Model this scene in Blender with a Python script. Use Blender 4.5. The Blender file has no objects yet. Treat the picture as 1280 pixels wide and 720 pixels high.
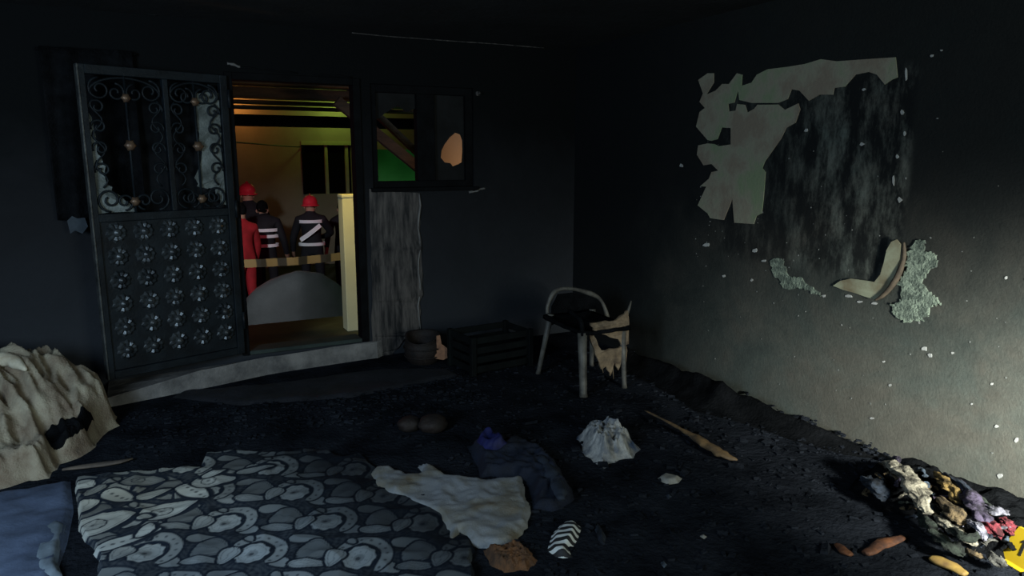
import bpy, bmesh, math, random
import numpy as np
from mathutils import Vector, Matrix, noise
from mathutils.bvhtree import BVHTree
from mathutils.geometry import tessellate_polygon

# ------------------------------------------------------------------ camera, world, lights
F, PITCH, YAW, EYE = 900.0, math.atan(162 / 900.0), math.radians(62.6), 1.56
sc = bpy.context.scene
col = sc.collection
fw = Vector((math.cos(PITCH) * math.cos(YAW), math.cos(PITCH) * math.sin(YAW), -math.sin(PITCH)))
rt = Vector((math.sin(YAW), -math.cos(YAW), 0))
up = rt.cross(fw)
CAM = Vector((0, 0, EYE))
cd = bpy.data.cameras.new('camera')
cd.sensor_width = 36
cd.lens = F / 1280 * 36
cd.clip_start = 0.05
cam = bpy.data.objects.new('camera', cd)
col.objects.link(cam)
cam.matrix_world = Matrix(((rt.x, up.x, -fw.x, CAM.x), (rt.y, up.y, -fw.y, CAM.y), (rt.z, up.z, -fw.z, CAM.z), (0, 0, 0, 1)))
sc.camera = cam
sc.view_settings.view_transform = 'Standard'
sc.view_settings.look = 'None'
sc.view_settings.exposure = 0
sc.view_settings.gamma = 1
sc.view_settings.use_curve_mapping = False

w = bpy.data.worlds.new('night')
w.use_nodes = True
w.node_tree.nodes['Background'].inputs[0].default_value = (0.5, 0.75, 1.0, 1)
w.node_tree.nodes['Background'].inputs[1].default_value = 0.006
sc.world = w


def light(name, kind, loc, target, energy, color, size=1.0, size_y=None, angle=60, blend=1.0):
    d = bpy.data.lights.new(name, kind)
    d.energy = energy
    d.color = color
    if kind == 'AREA':
        d.size = size
        if size_y:
            d.shape = 'RECTANGLE'
            d.size_y = size_y
    else:
        d.shadow_soft_size = size
    if kind == 'SPOT':
        d.spot_size = math.radians(angle)
        d.spot_blend = blend
    o = bpy.data.objects.new(name, d)
    col.objects.link(o)
    o.location = loc
    if target:
        o.rotation_euler = (Vector(target) - Vector(loc)).to_track_quat('-Z', 'Y').to_euler()
    return o


# dusk light through an unseen window behind the photographer, an added rear area light, and a work lamp by the right wall
light('rear_window_light', 'AREA', (-1.9, 1.2, 1.75), (-0.2, 4.2, 0.2), 105, (0.58, 0.79, 1.0), 1.1, 1.2)
light('rear_fill_light', 'AREA', (2.2, -2.2, 1.6), (2.6, 4.0, 0.8), 85, (0.88, 1.0, 0.93), 1.4, 1.8)  # fill light added behind the camera, no door there
light('work_lamp_light', 'SPOT', (2.50, 0.10, 0.95), (3.45, 0.95, 0.30), 1050, (0.96, 1.0, 0.93), 0.12, angle=100)
# the yard at night: house lamp, green and red vehicle lights, added fill lights
light('house_lamp_light', 'POINT', (2.05, 16.62, 2.75), None, 10, (1.0, 0.40, 0.09), 0.15)
light('green_yard_light', 'POINT', (4.2, 16.4, 2.75), None, 11, (0.62, 1.0, 0.16), 0.15)
light('green_fill_light', 'POINT', (4.3, 9.0, 0.9), None, 10, (0.3, 1.0, 0.3), 0.15)  # added to brighten the green wall, no sign stands there
light('red_beacon_light', 'POINT', (0.55, 10.9, 1.2), None, 14, (1.0, 0.05, 0.09), 0.1)
light('red_beacon_light_far', 'POINT', (3.5, 11.2, 1.4), None, 8, (1.0, 0.05, 0.1), 0.1)
light('post_fill_light', 'SPOT', (1.40, 5.75, 2.26), (1.76, 6.3, 0.78), 95, (1.0, 0.74, 0.20), 0.05, angle=34)  # unseen spot added to brighten the post
light('end_wall_fill_light', 'POINT', (3.6, 6.3, 1.0), None, 26, (1.0, 0.46, 0.13), 0.08)  # unseen light added to brighten the porch end wall
light('yard_fill_light', 'SPOT', (0.4, 7.9, 1.75), (1.9, 10.4, -0.55), 260, (0.86, 0.95, 1.0), 0.08, angle=78, blend=0.5)  # unseen fill added for the tarp and the reflective stripes

# ------------------------------------------------------------------ helpers
WX, WY, CEIL = 3.448, 5.455, 2.48     # right wall plane, door wall plane, ceiling


def P(x, y, ax, v):
    d = fw * F + rt * (x - 640) - up * (y - 360)
    return CAM + d * ((v - CAM[ax]) / d[ax])


def FL(x, y, z=0.0):
    return P(x, y, 2, z)


def link(name, me, mat=None, parent=None, smooth=False):
    o = bpy.data.objects.new(name, me)
    col.objects.link(o)
    if mat:
        for m in (mat if isinstance(mat, (list, tuple)) else [mat]):
            me.materials.append(m)
    if smooth:
        me.polygons.foreach_set('use_smooth', [True] * len(me.polygons))
    if parent:
        o.parent = parent
    return o


def fromdata(name, v, f, mat, parent=None, smooth=False):
    me = bpy.data.meshes.new(name)
    me.from_pydata([tuple(p) for p in v], [], f)
    me.update()
    return link(name, me, mat, parent, smooth)


def frombm(name, bm, mat, parent=None, smooth=False):
    me = bpy.data.meshes.new(name)
    bmesh.ops.recalc_face_normals(bm, faces=bm.faces)
    bm.to_mesh(me)
    bm.free()
    return link(name, me, mat, parent, smooth)


def tag(o, label, cat=None, group=None, kind=None):
    o['label'] = label
    if cat:
        o['category'] = cat
    if group:
        o['group'] = group
    if kind:
        o['kind'] = kind
    return o


def empty(name, loc=(0, 0, 0), rz=0.0):
    o = bpy.data.objects.new(name, None)
    col.objects.link(o)
    o.empty_display_size = 0.1
    o.location = loc
    o.rotation_euler = (0, 0, rz)
    return o


def bbox(bm, lo, hi, jit=0.0):
    vs = []
    for z in (lo[2], hi[2]):
        for (x, y) in ((lo[0], lo[1]), (hi[0], lo[1]), (hi[0], hi[1]), (lo[0], hi[1])):
            vs.append(bm.verts.new((x + random.uniform(-jit, jit), y + random.uniform(-jit, jit), z + random.uniform(-jit, jit))))
    for q in ((0, 3, 2, 1), (4, 5, 6, 7), (0, 1, 5, 4), (1, 2, 6, 5), (2, 3, 7, 6), (3, 0, 4, 7)):
        bm.faces.new([vs[i] for i in q])
    return vs


def box(name, lo, hi, mat, parent=None, bevel=0.0, seg=1):
    bm = bmesh.new()
    bbox(bm, lo, hi)
    if bevel:
        bmesh.ops.bevel(bm, geom=bm.edges[:], offset=bevel, segments=seg, affect='EDGES')
    return frombm(name, bm, mat, parent)


def tube_data(pts, rad, n=8, flat=1.0, caps=True, nz=0.0, seed=0, fr=14.0, fold=False):
    """sweep a (flattened, optionally crumpled) ring along pts; rad is a number or list"""
    pts = [Vector(p) for p in pts]
    if not isinstance(rad, (list, tuple)):
        rad = [rad] * len(pts)
    v, f = [], []
    ref = Vector((0, 0, 1))
    prev = None
    for i, p in enumerate(pts):
        t = (pts[min(i + 1, len(pts) - 1)] - pts[max(i - 1, 0)])
        if t.length < 1e-9:
            t = Vector((0, 0, 1))
        t.normalize()
        if prev is None:
            a = ref if abs(t.dot(ref)) < 0.95 else Vector((1, 0, 0))
            s = t.cross(a).normalized()
        else:
            s = (prev - t * prev.dot(t)).normalized()
        prev = s
        u = s.cross(t)
        for k in range(n):
            a = 2 * math.pi * k / n
            d = s * math.cos(a) + u * (math.sin(a) * flat)
            q = p + d * rad[i]
            if nz:
                if fold:
                    ph = 2 * math.pi * k / n
                    fq = Vector((math.cos(ph) * 1.7 + seed * 3.1, math.sin(ph) * 1.7, i * 0.16))
                    m = 1.6 * noise.noise(fq) + 0.9 * noise.noise(fq * 2.3)
                    q = p + d * max(rad[i] * (1 + nz * m), rad[i] * 0.12)
                    v.append(q)
                    continue
                m = noise.noise(q * fr + Vector((seed, 0, 0))) + 0.5 * noise.noise(q * fr * 2.3 + Vector((0, seed, 0)))
                q = p + d * max(rad[i] * (1 + nz * m), rad[i] * 0.15)
            v.append(q)
    for i in range(len(pts) - 1):
        for k in range(n):
            k2 = (k + 1) % n
            f.append((i * n + k, i * n + k2, (i + 1) * n + k2, (i + 1) * n + k))
    if caps:
        f.append(tuple(range(n))[::-1])
        f.append(tuple((len(pts) - 1) * n + k for k in range(n)))
    return v, f


def tube(name, pts, rad, mat, parent=None, n=8, smooth=True, **kw):
    v, f = tube_data(pts, rad, n, **kw)
    return fromdata(name, v, f, mat, parent, smooth)


def spline(pts, k=8):
    """catmull-rom through points"""
    pts = [Vector(p) for p in pts]
    out = []
    for i in range(len(pts) - 1):
        p0, p1, p2, p3 = pts[max(i - 1, 0)], pts[i], pts[i + 1], pts[min(i + 2, len(pts) - 1)]
        for j in range(k):
            t = j / k
            out.append(0.5 * ((2 * p1) + (p2 - p0) * t + (2 * p0 - 5 * p1 + 4 * p2 - p3) * t * t + (3 * p1 - p0 - 3 * p2 + p3) * t ** 3))
    out.append(pts[-1])
    return out


def lathe(name, prof, mat, parent=None, n=24, loc=(0, 0, 0), smooth=True):
    v, f = [], []
    for r, z in prof:
        for k in range(n):
            a = 2 * math.pi * k / n
            v.append((loc[0] + r * math.cos(a), loc[1] + r * math.sin(a), loc[2] + z))
    for i in range(len(prof) - 1):
        for k in range(n):
            k2 = (k + 1) % n
            f.append((i * n + k, i * n + k2, (i + 1) * n + k2, (i + 1) * n + k))
    return fromdata(name, v, f, mat, parent, smooth)


def prism(name, loops, nrm, thick, mat, parent=None, rough=0.0, rnd=None):
    """flat plate from an outline (and holes) given as 3D points on a plane; extruded by thick along nrm"""
    nrm = Vector(nrm).normalized()
    loops = [[Vector(p) for p in L] for L in loops]
    tris = tessellate_polygon(loops)
    flat = [p for L in loops for p in L]
    n = len(flat)
    v = flat + [p + nrm * thick for p in flat]
    if rough:
        rr = random.Random(rnd or 1)
        v = flat + [p + nrm * (thick * (1 + rr.uniform(-rough, rough))) for p in flat]
    f = [tuple(t) for t in tris] + [tuple(i + n for i in t[::-1]) for t in tris]
    b = 0
    for L in loops:
        m = len(L)
        for i in range(m):
            j = (i + 1) % m
            f.append((b + i, b + j, b + j + n, b + i + n))
        b += m
    bm = bmesh.new()
    bv = [bm.verts.new(p) for p in v]
    for q in f:
        try:
            bm.faces.new([bv[i] for i in q])
        except ValueError:
            pass
    return frombm(name, bm, mat, parent)


def jag(pts, k=3, amp=0.006, seed=1):
    """subdivide an outline and roughen it"""
    rr = random.Random(seed)
    out = []
    n = len(pts)
    for i in range(n):
        a, b = Vector(pts[i]), Vector(pts[(i + 1) % n])
        out.append(a)
        L = (b - a).length
        for j in range(1, k):
            p = a.lerp(b, j / k)
            s = min(amp, L * 0.2)
            out.append(p + Vector((rr.uniform(-s, s), rr.uniform(-s, s), rr.uniform(-s, s))))
    return out


def heap(name, outline, mat, parent=None, cell=0.012, edge=0.05, thick=0.02, bump=0.02, fr=6.0, seed=0, ridge=0.0, hf=None, z0=0.0, smooth=True, under=None, lip=0.0, aniso=(1, 1, 0)):
    """a cloth or heap lying on the floor: outline (xy points) filled with a grid whose height rises from the rim"""
    O = np.array([(p[0], p[1]) for p in outline])
    lo, hi = O.min(0), O.max(0)
    nx, ny = max(int((hi[0] - lo[0]) / cell) + 3, 4), max(int((hi[1] - lo[1]) / cell) + 3, 4)
    gx = lo[0] + (np.arange(nx) - 1) * cell
    gy = lo[1] + (np.arange(ny) - 1) * cell
    X, Y = np.meshgrid(gx, gy, indexing='ij')
    x, y = X.ravel(), Y.ravel()
    n = len(O)
    best = np.full(x.shape, 1e9)
    bx_, by_ = x.copy(), y.copy()
    inside = np.zeros(x.shape, bool)
    for i in range(n):
        a, b = O[i], O[(i + 1) % n]
        d = b - a
        t = np.clip(((x - a[0]) * d[0] + (y - a[1]) * d[1]) / (d @ d + 1e-12), 0, 1)
        qx, qy = a[0] + t * d[0], a[1] + t * d[1]
        dd = np.hypot(x - qx, y - qy)
        m = dd < best
        best[m] = dd[m]; bx_[m] = qx[m]; by_[m] = qy[m]
        c = ((a[1] > y) != (b[1] > y)) & (x < (b[0] - a[0]) * (y - a[1]) / (b[1] - a[1] + 1e-12) + a[0])
        inside ^= c
    ins = inside.reshape(nx, ny)
    quad = (ins[:-1, :-1] | ins[1:, :-1] | ins[:-1, 1:] | ins[1:, 1:])
    idx = -np.ones(nx * ny, int)
    v, f = [], []

    def gz(px_, py_):
        if under is None:
            return z0
        h_ = under.ray_cast(Vector((px_, py_, 3)), Vector((0, 0, -1)))
        return max(h_[0].z, z0) if h_[0] else z0

    def vid(k):
        if idx[k] < 0:
            idx[k] = len(v)
            if inside[k]:
                px_, py_ = x[k], y[k]
                e = min(best[k] / edge, 1.0)
                e = e * e * (3 - 2 * e)
                q = Vector((px_ * fr * aniso[0] + py_ * fr * aniso[2], py_ * fr * aniso[1], seed * 7.31))
                nn = noise.noise(q) * 0.6 + noise.noise(q * 2.1) * 0.3 + noise.noise(q * 4.3) * 0.15
                h = thick + bump * (nn + 0.5)
                if ridge:
                    h += ridge * (1 - abs(noise.noise(q * 1.3 + Vector((5, 9, 1)))) * 2.2) * 0.6 + ridge * 0.5 * (1 - abs(noise.noise(q * 2.9)) * 2)
                if hf:
                    h += hf(px_, py_)
                v.append((px_, py_, gz(px_, py_) + lip + max(e * h, 0.001)))
            else:
                v.append((bx_[k], by_[k], gz(bx_[k], by_[k])))
        return int(idx[k])
    for i in range(nx - 1):
        for j in range(ny - 1):
            if quad[i, j]:
                f.append((vid(i * ny + j), vid((i + 1) * ny + j), vid((i + 1) * ny + j + 1), vid(i * ny + j + 1)))
    return fromdata(name, v, f, mat, parent, smooth)


def bvh(o):
    return BVHTree.FromPolygons([v.co.copy() for v in o.data.vertices], [tuple(p.vertices) for p in o.data.polygons])


def hit(tree, x, y):
    d = (fw * F + rt * (x - 640) - up * (y - 360)).normalized()
    h_ = tree.ray_cast(CAM, d)
    return h_[0] if h_[0] else FL(x, y)


def crumple(name, c, r, mat, seed, amp=0.35, squash=(1, 1, 0.6), parent=None, sub=4, fr=3.0, smooth=False):
    bm = bmesh.new()
    bmesh.ops.create_icosphere(bm, subdivisions=sub, radius=1)
    s = Vector((seed * 3.7, seed * 1.3, seed * 5.1))
    zmin = 1e9
    for vtx in bm.verts:
        d = vtx.co.copy()
        m = (1 - 2.2 * abs(noise.noise(d * fr * 0.6 + s))) + 0.6 * (1 - 2 * abs(noise.noise(d * fr * 1.5 + s))) + 0.3 * noise.noise(d * fr * 4 + s)
        k = 1 + amp * (m - 0.6)
        vtx.co = Vector((d.x * k * r * squash[0], d.y * k * r * squash[1], d.z * k * r * squash[2]))
        zmin = min(zmin, vtx.co.z)
    fl = zmin * 0.72
    for vtx in bm.verts:
        vtx.co.z = max(vtx.co.z, fl)
        vtx.co += Vector((c[0], c[1], c[2] - fl))
    return frombm(name, bm, mat, parent, smooth)


# ------------------------------------------------------------------ materials
def nodes(name):
    m = bpy.data.materials.new(name)
    m.use_nodes = True
    nt = m.node_tree
    return m, nt, nt.nodes['Principled BSDF']


def N(nt, kind, **kw):
    n = nt.nodes.new(kind)
    for k, v in kw.items():
        if k.startswith('i_'):
            n.inputs[int(k[2:])].default_value = v
        elif k in n.inputs.keys():
            n.inputs[k].default_value = v
        else:
            setattr(n, k, v)
    return n


def ramp(nt, stops, src):
    r = N(nt, 'ShaderNodeValToRGB')
    e = r.color_ramp.elements
    while len(e) < len(stops):
        e.new(0.5)
    for k, (p, c) in enumerate(stops):
        e[k].position = p
        e[k].color = (c, c, c, 1) if isinstance(c, (int, float)) else (*c, 1)
    nt.links.new(src, r.inputs[0])
    return r


def tex(nt, scale, detail=6, rough=0.6, stretch=None, dist=0.0):
    tc = N(nt, 'ShaderNodeNewGeometry')
    src = tc.outputs['Position']
    if stretch:
        mp = N(nt, 'ShaderNodeMapping')
        mp.inputs['Scale'].default_value = stretch
        nt.links.new(src, mp.inputs[0])
        src = mp.outputs[0]
    n = N(nt, 'ShaderNodeTexNoise', Scale=scale, Detail=detail, Roughness=rough, Distortion=dist)
    nt.links.new(src, n.inputs['Vector'])
    return n


def mat(name, c1, c2=None, scale=8, rough=0.75, bump=0.0, bscale=None, metal=0.0, pos=(0.35, 0.65), stretch=None, c3=None, spec=0.3, trans=0.0):
    m, nt, b = nodes(name)
    b.inputs['Roughness'].default_value = rough
    b.inputs['Metallic'].default_value = metal
    b.inputs['Specular IOR Level'].default_value = spec
    c2 = c2 or tuple(x * 0.7 for x in c1)
    n = tex(nt, scale, stretch=stretch)
    st = [(pos[0], c1), (pos[1], c2)]
    if c3:
        st.append((min(pos[1] + 0.12, 1), c3))
    r = ramp(nt, st, n.outputs[0])
    nt.links.new(r.outputs[0], b.inputs['Base Color'])
    if trans:
        b.inputs['Transmission Weight'].default_value = trans
    if bump:
        n2 = tex(nt, bscale or scale * 4, stretch=stretch)
        bp = N(nt, 'ShaderNodeBump', Strength=bump, Distance=0.02)
        nt.links.new(n2.outputs[0], bp.inputs['Height'])
        nt.links.new(bp.outputs[0], b.inputs['Normal'])
    return m


M = {}
m, nt, b = nodes('soot_wall')          # soot deposit thickens towards the ceiling
b.inputs['Roughness'].default_value = 0.85
b.inputs['Specular IOR Level'].default_value = 0.08
g = N(nt, 'ShaderNodeNewGeometry')
sx = N(nt, 'ShaderNodeSeparateXYZ')
nt.links.new(g.outputs['Position'], sx.inputs[0])
nz_ = tex(nt, 1.7, 6, 0.65, dist=0.5)
ad = N(nt, 'ShaderNodeMath', operation='MULTIPLY_ADD')
ad.inputs[1].default_value = 0.9
nt.links.new(nz_.outputs[0], ad.inputs[0])
nt.links.new(sx.outputs[2], ad.inputs[2])
dv_ = N(nt, 'ShaderNodeMath', operation='DIVIDE')
dv_.inputs[1].default_value = 3.0
nt.links.new(ad.outputs[0], dv_.inputs[0])
r = ramp(nt, [(0.25, (0.024, 0.0262, 0.030)), (0.52, (0.0130, 0.0135, 0.0150)), (0.78, (0.0032, 0.0037, 0.0040))], dv_.outputs[0])
nt.links.new(r.outputs[0], b.inputs['Base Color'])
bp = N(nt, 'ShaderNodeBump', Strength=0.25, Distance=0.02)
nt.links.new(tex(nt, 30).outputs[0], bp.inputs['Height'])
nt.links.new(bp.outputs[0], b.inputs['Normal'])
M['soot_wall'] = m
M['soot_ceiling'] = mat('soot_ceiling', (0.014, 0.015, 0.016), (0.007, 0.007, 0.007), 3, 0.85, 0.4, 18)
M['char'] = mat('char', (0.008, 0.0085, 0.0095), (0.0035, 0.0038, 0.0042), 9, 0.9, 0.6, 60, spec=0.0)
M['char_floor'] = mat('char_floor', (0.017, 0.0195, 0.025), (0.006, 0.007, 0.009), 3.5, 0.9, 0.8, 35, spec=0.0)
M['concrete'] = mat('concrete', (0.19, 0.178, 0.165), (0.065, 0.062, 0.06), 5, 0.85, 0.4, 40)
M['door_iron'] = mat('door_iron', (0.009, 0.013, 0.016), (0.004, 0.0055, 0.007), 7, 0.5, 0.15, 60, metal=0.0, spec=0.16)
M['door_edge'] = mat('door_edge', (0.07, 0.075, 0.072), (0.02, 0.022, 0.022), 14, 0.4, 0.1, 60, metal=0.3, spec=0.5)
M['gilt'] = mat('gilt', (0.16, 0.10, 0.06), (0.08, 0.05, 0.035), 20, 0.4, metal=0.4)
M['frosted'] = mat('frosted', (0.17, 0.19, 0.18), (0.07, 0.08, 0.075), 9, 0.5, 0.4, 70)
M['frame_black'] = mat('frame_black', (0.005, 0.0055, 0.006), (0.003, 0.003, 0.0032), 9, 0.8, 0.2, 40, spec=0.05)
M['soot_glass'] = mat('soot_glass', (0.010, 0.0105, 0.011), (0.005, 0.005, 0.005), 6, 0.6, spec=0.08)
M['beige_paint'] = mat('beige_paint', (0.185, 0.150, 0.110), (0.215, 0.20, 0.145), 3.2, 0.85, 0.15, 40, c3=(0.165, 0.20, 0.115), pos=(0.42, 0.52))
M['green_paint'] = mat('green_paint', (0.20, 0.24, 0.185), (0.085, 0.105, 0.085), 22, 0.9, 0.9, 70, pos=(0.42, 0.58))
M['white_chip'] = mat('white_chip', (0.36, 0.36, 0.34), (0.25, 0.25, 0.24), 20, 0.8)
M['plaster_speck'] = mat('plaster_speck', (0.20, 0.205, 0.19), (0.08, 0.085, 0.08), 20, 0.85)
M['curl'] = mat('curl', (0.28, 0.29, 0.20), (0.17, 0.14, 0.085), 9, 0.7)
M['plaster'] = mat('plaster', (0.090, 0.078, 0.070), (0.014, 0.0135, 0.0135), 3.2, 0.85, 0.3, 30, stretch=(9, 9, 1.2), pos=(0.36, 0.62))
M['beige_cloth'] = mat('beige_cloth', (0.34, 0.30, 0.215), (0.17, 0.125, 0.085), 5, 0.9, 0.5, 90, c3=(0.07, 0.062, 0.05))
M['cream'] = mat('cream', (0.55, 0.50, 0.38), (0.36, 0.30, 0.21), 12, 0.85, 0.3, 80)
M['grey_cloth'] = mat('grey_cloth', (0.18, 0.19, 0.20), (0.145, 0.14, 0.12), 4, 0.9, 0.3, 120, c3=(0.10, 0.07, 0.035), pos=(0.44, 0.56))
M['blue_cloth'] = mat('blue_cloth', (0.0075, 0.0115, 0.024), (0.003, 0.0045, 0.009), 6, 0.85, 0.3, 90)
M['bright_blue'] = mat('bright_blue', (0.008, 0.011, 0.075), (0.004, 0.005, 0.03), 12, 0.7)
M['slate_sheet'] = mat('slate_sheet', (0.080, 0.105, 0.165), (0.040, 0.055, 0.090), 4, 0.8, 0.2, 60)
M['bag_white'] = mat('bag_white', (0.34, 0.33, 0.31), (0.15, 0.155, 0.16), 9, 0.5, 0.3, 60, c3=(0.035, 0.055, 0.10), pos=(0.40, 0.55))
M['paper'] = mat('paper', (0.26, 0.25, 0.22), (0.16, 0.15, 0.13), 20, 0.8)
M['wood_tan'] = mat('wood_tan', (0.20, 0.12, 0.05), (0.06, 0.042, 0.026), 10, 0.7, 0.2, 60)
M['wood_red'] = mat('wood_red', (0.15, 0.055, 0.02), (0.04, 0.017, 0.01), 14, 0.7, 0.3, 60)
M['wood_yellow'] = mat('wood_yellow', (0.30, 0.19, 0.045), (0.12, 0.07, 0.025), 16, 0.7)
M['foam_brown'] = mat('foam_brown', (0.13, 0.058, 0.024), (0.035, 0.022, 0.014), 14, 0.9, 0.6, 60)
M['chair'] = mat('chair', (0.115, 0.108, 0.092), (0.045, 0.042, 0.038), 12, 0.5, 0.1, 50)
M['chair_tan'] = mat('chair_tan', (0.22, 0.16, 0.10), (0.08, 0.058, 0.04), 15, 0.55, 0.2, 40, c3=(0.05, 0.04, 0.03))
M['crate'] = mat('crate', (0.005, 0.0068, 0.0066), (0.003, 0.0035, 0.0035), 10, 0.8, spec=0.08)
M['basket'] = mat('basket', (0.016, 0.010, 0.008), (0.006, 0.0045, 0.004), 12, 0.7, 0.3, 60)
M['shard'] = mat('shard', (0.30, 0.15, 0.085), (0.16, 0.08, 0.05), 20, 0.7)
M['yellow'] = mat('yellow', (0.36, 0.245, 0.008), (0.30, 0.20, 0.008), 6, 0.5)
M['black'] = mat('black', (0.01, 0.01, 0.01), rough=0.6)
M['pale_scrap'] = mat('pale_scrap', (0.035, 0.045, 0.055), (0.018, 0.024, 0.03), 12, 0.8)
for nm, c in dict(purple=(0.075, 0.058, 0.095), red=(0.20, 0.03, 0.04), lilac=(0.22, 0.21, 0.25), tan=(0.13, 0.09, 0.045), ochre=(0.25, 0.16, 0.05),
                  dusk=(0.02, 0.028, 0.042), olive=(0.025, 0.032, 0.024), steel=(0.09, 0.12, 0.16), ash=(0.12, 0.115, 0.10), cloth_cream=(0.32, 0.285, 0.215)).items():
    M[nm] = mat('cloth_' + nm, c, tuple(x * 0.16 for x in c), 26, 0.9, 0.6, 110, pos=(0.40, 0.60))
# outdoors
M['house_wall'] = mat('house_wall', (0.42, 0.36, 0.27), (0.33, 0.28, 0.21), 1.2, 0.9, 0.1, 20)
M['yard'] = mat('yard', (0.05, 0.06, 0.06), (0.03, 0.035, 0.035), 3, 0.9, 0.3, 20)
M['porch_slab'] = mat('porch_slab', (0.030, 0.042, 0.036), (0.015, 0.022, 0.019), 4, 0.8, 0.2, 20)
M['tarp'] = mat('tarp', (0.024, 0.026, 0.027), (0.014, 0.0155, 0.016), 3, 0.7, 0.2, 20)
M['roof_wood'] = mat('roof_wood', (0.085, 0.05, 0.032), (0.04, 0.026, 0.018), 3, 0.8, 0.3, 30, stretch=(1, 8, 8))
M['roof_light'] = mat('roof_light', (0.17, 0.13, 0.085), (0.09, 0.065, 0.045), 3, 0.8, 0.3, 30, stretch=(1, 8, 8))
M['post'] = mat('post', (0.62, 0.60, 0.40), (0.55, 0.52, 0.34), 3, 0.85)
M['green_lit'] = mat('green_lit', (0.06, 0.24, 0.06), (0.045, 0.17, 0.045), 3, 0.9)  # green light put into the wall colour
M['uniform'] = mat('uniform', (0.012, 0.013, 0.018), (0.008, 0.008, 0.011), 8, 0.8)
M['stripe'] = mat('stripe', (0.85, 0.85, 0.88), (0.75, 0.75, 0.8), 8, 0.35)
M['helmet_red'] = mat('helmet_red', (0.62, 0.03, 0.05), (0.5, 0.02, 0.04), 8, 0.3)
M['skin'] = mat('skin', (0.42, 0.25, 0.17), (0.36, 0.2, 0.14), 8, 0.6)
M['dark_glass'] = mat('dark_glass', (0.004, 0.0045, 0.0045), rough=0.6, spec=0.05)
M['pvc'] = mat('pvc', (0.50, 0.50, 0.30), (0.42, 0.42, 0.26), 8, 0.5)
M['red_bag'] = mat('red_bag', (0.4, 0.03, 0.03), (0.3, 0.02, 0.02), 8, 0.6)

# warning tape: yellow with dark print blocks
m, nt, b = nodes('tape')
gx = N(nt, 'ShaderNodeNewGeometry')
wv = N(nt, 'ShaderNodeTexWave', Scale=1.1, Distortion=2.0, Detail=2.0)
nt.links.new(gx.outputs['Position'], wv.inputs['Vector'])
r = ramp(nt, [(0.35, (0.03, 0.02, 0.01)), (0.5, (0.22, 0.13, 0.045))], wv.outputs[0])
nt.links.new(r.outputs[0], b.inputs['Base Color'])
M['tape'] = m

# right wall: pale grey-green plaster under soot that thickens with height, darker into the corner
m, nt, b = nodes('right_wall_plaster')
b.inputs['Roughness'].default_value = 0.85
b.inputs['Specular IOR Level'].default_value = 0.1
g = N(nt, 'ShaderNodeNewGeometry')
sx = N(nt, 'ShaderNodeSeparateXYZ')
nt.links.new(g.outputs['Position'], sx.inputs[0])


def math_(op, a, b_=None, clamp=False):
    n = N(nt, 'ShaderNodeMath', operation=op, use_clamp=clamp)
    for k, q in enumerate((a, b_)):
        if q is None:
            continue
        if isinstance(q, (int, float)):
            n.inputs[k].default_value = q
        else:
            nt.links.new(q, n.inputs[k])
    return n.outputs[0]


def maprange(src, a, b_, lo=0.0, hi=1.0):
    n = N(nt, 'ShaderNodeMapRange', interpolation_type='SMOOTHSTEP')
    n.inputs[1].default_value = a
    n.inputs[2].default_value = b_
    n.inputs[3].default_value = lo
    n.inputs[4].default_value = hi
    nt.links.new(src, n.inputs[0])
    return n.outputs[0]


n1 = tex(nt, 1.6, 6, 0.65, dist=0.6).outputs[0]
n2 = tex(nt, 9, 8, 0.7).outputs[0]
n3 = tex(nt, 5.0, 6, 0.7, stretch=(1, 1.9, 0.75)).outputs[0]
wob = math_('MULTIPLY', math_('SUBTRACT', n1, 0.5), 0.9)
zz = math_('ADD', sx.outputs[2], wob)
yy = math_('ADD', sx.outputs[1], math_('MULTIPLY', wob, 1.2))
clean_low = maprange(zz, 0.10, 1.45, 1.0, 0.0)        # cleaner near the floor
pale_y = maprange(yy, 4.9, 2.7, 0.0, 1.0)            # darker towards the corner
clean = math_('MULTIPLY', math_('ADD', math_('MULTIPLY', clean_low, 0.43), 0.042), math_('ADD', math_('MULTIPLY', pale_y, 0.92), 0.05))
# scraped rectangle where a board hung: streaky grey
inb = math_('MULTIPLY', math_('MULTIPLY', maprange(sx.outputs[1], 2.30, 2.36), maprange(sx.outputs[1], 3.72, 3.58)),
            math_('MULTIPLY', maprange(sx.outputs[2], 0.86, 0.98), maprange(sx.outputs[2], 2.05, 1.95)))
streak = math_('MULTIPLY', maprange(n3, 0.42, 0.72), 0.55)
streak = math_('MULTIPLY', streak, maprange(sx.outputs[1], 3.3, 2.7, 0.35, 1.0))
clean = math_('ADD', math_('MULTIPLY', clean, math_('SUBTRACT', 1.0, math_('MULTIPLY', inb, 0.65))), math_('MULTIPLY', streak, inb))
clean = math_('MULTIPLY', clean, math_('MULTIPLY', math_('ADD', 0.55, math_('MULTIPLY', n2, 0.9)), math_('ADD', 0.60, math_('MULTIPLY', tex(nt, 55, 5, 0.8).outputs[0], 0.8))), clamp=True)
mx = N(nt, 'ShaderNodeMix', data_type='RGBA')
mx.inputs[6].default_value = (0.0058, 0.0066, 0.0072, 1)
cr = ramp(nt, [(0.35, (0.175, 0.165, 0.135)), (0.62, (0.16, 0.185, 0.16))], n1)
nt.links.new(cr.outputs[0], mx.inputs[7])
nt.links.new(clean, mx.inputs[0])
nt.links.new(mx.outputs[2], b.inputs['Base Color'])
bp = N(nt, 'ShaderNodeBump', Strength=0.35, Distance=0.01)
nt.links.new(tex(nt, 60, 6, 0.7).outputs[0], bp.inputs['Height'])
nt.links.new(bp.outputs[0], b.inputs['Normal'])
M['right_wall'] = m

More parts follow.
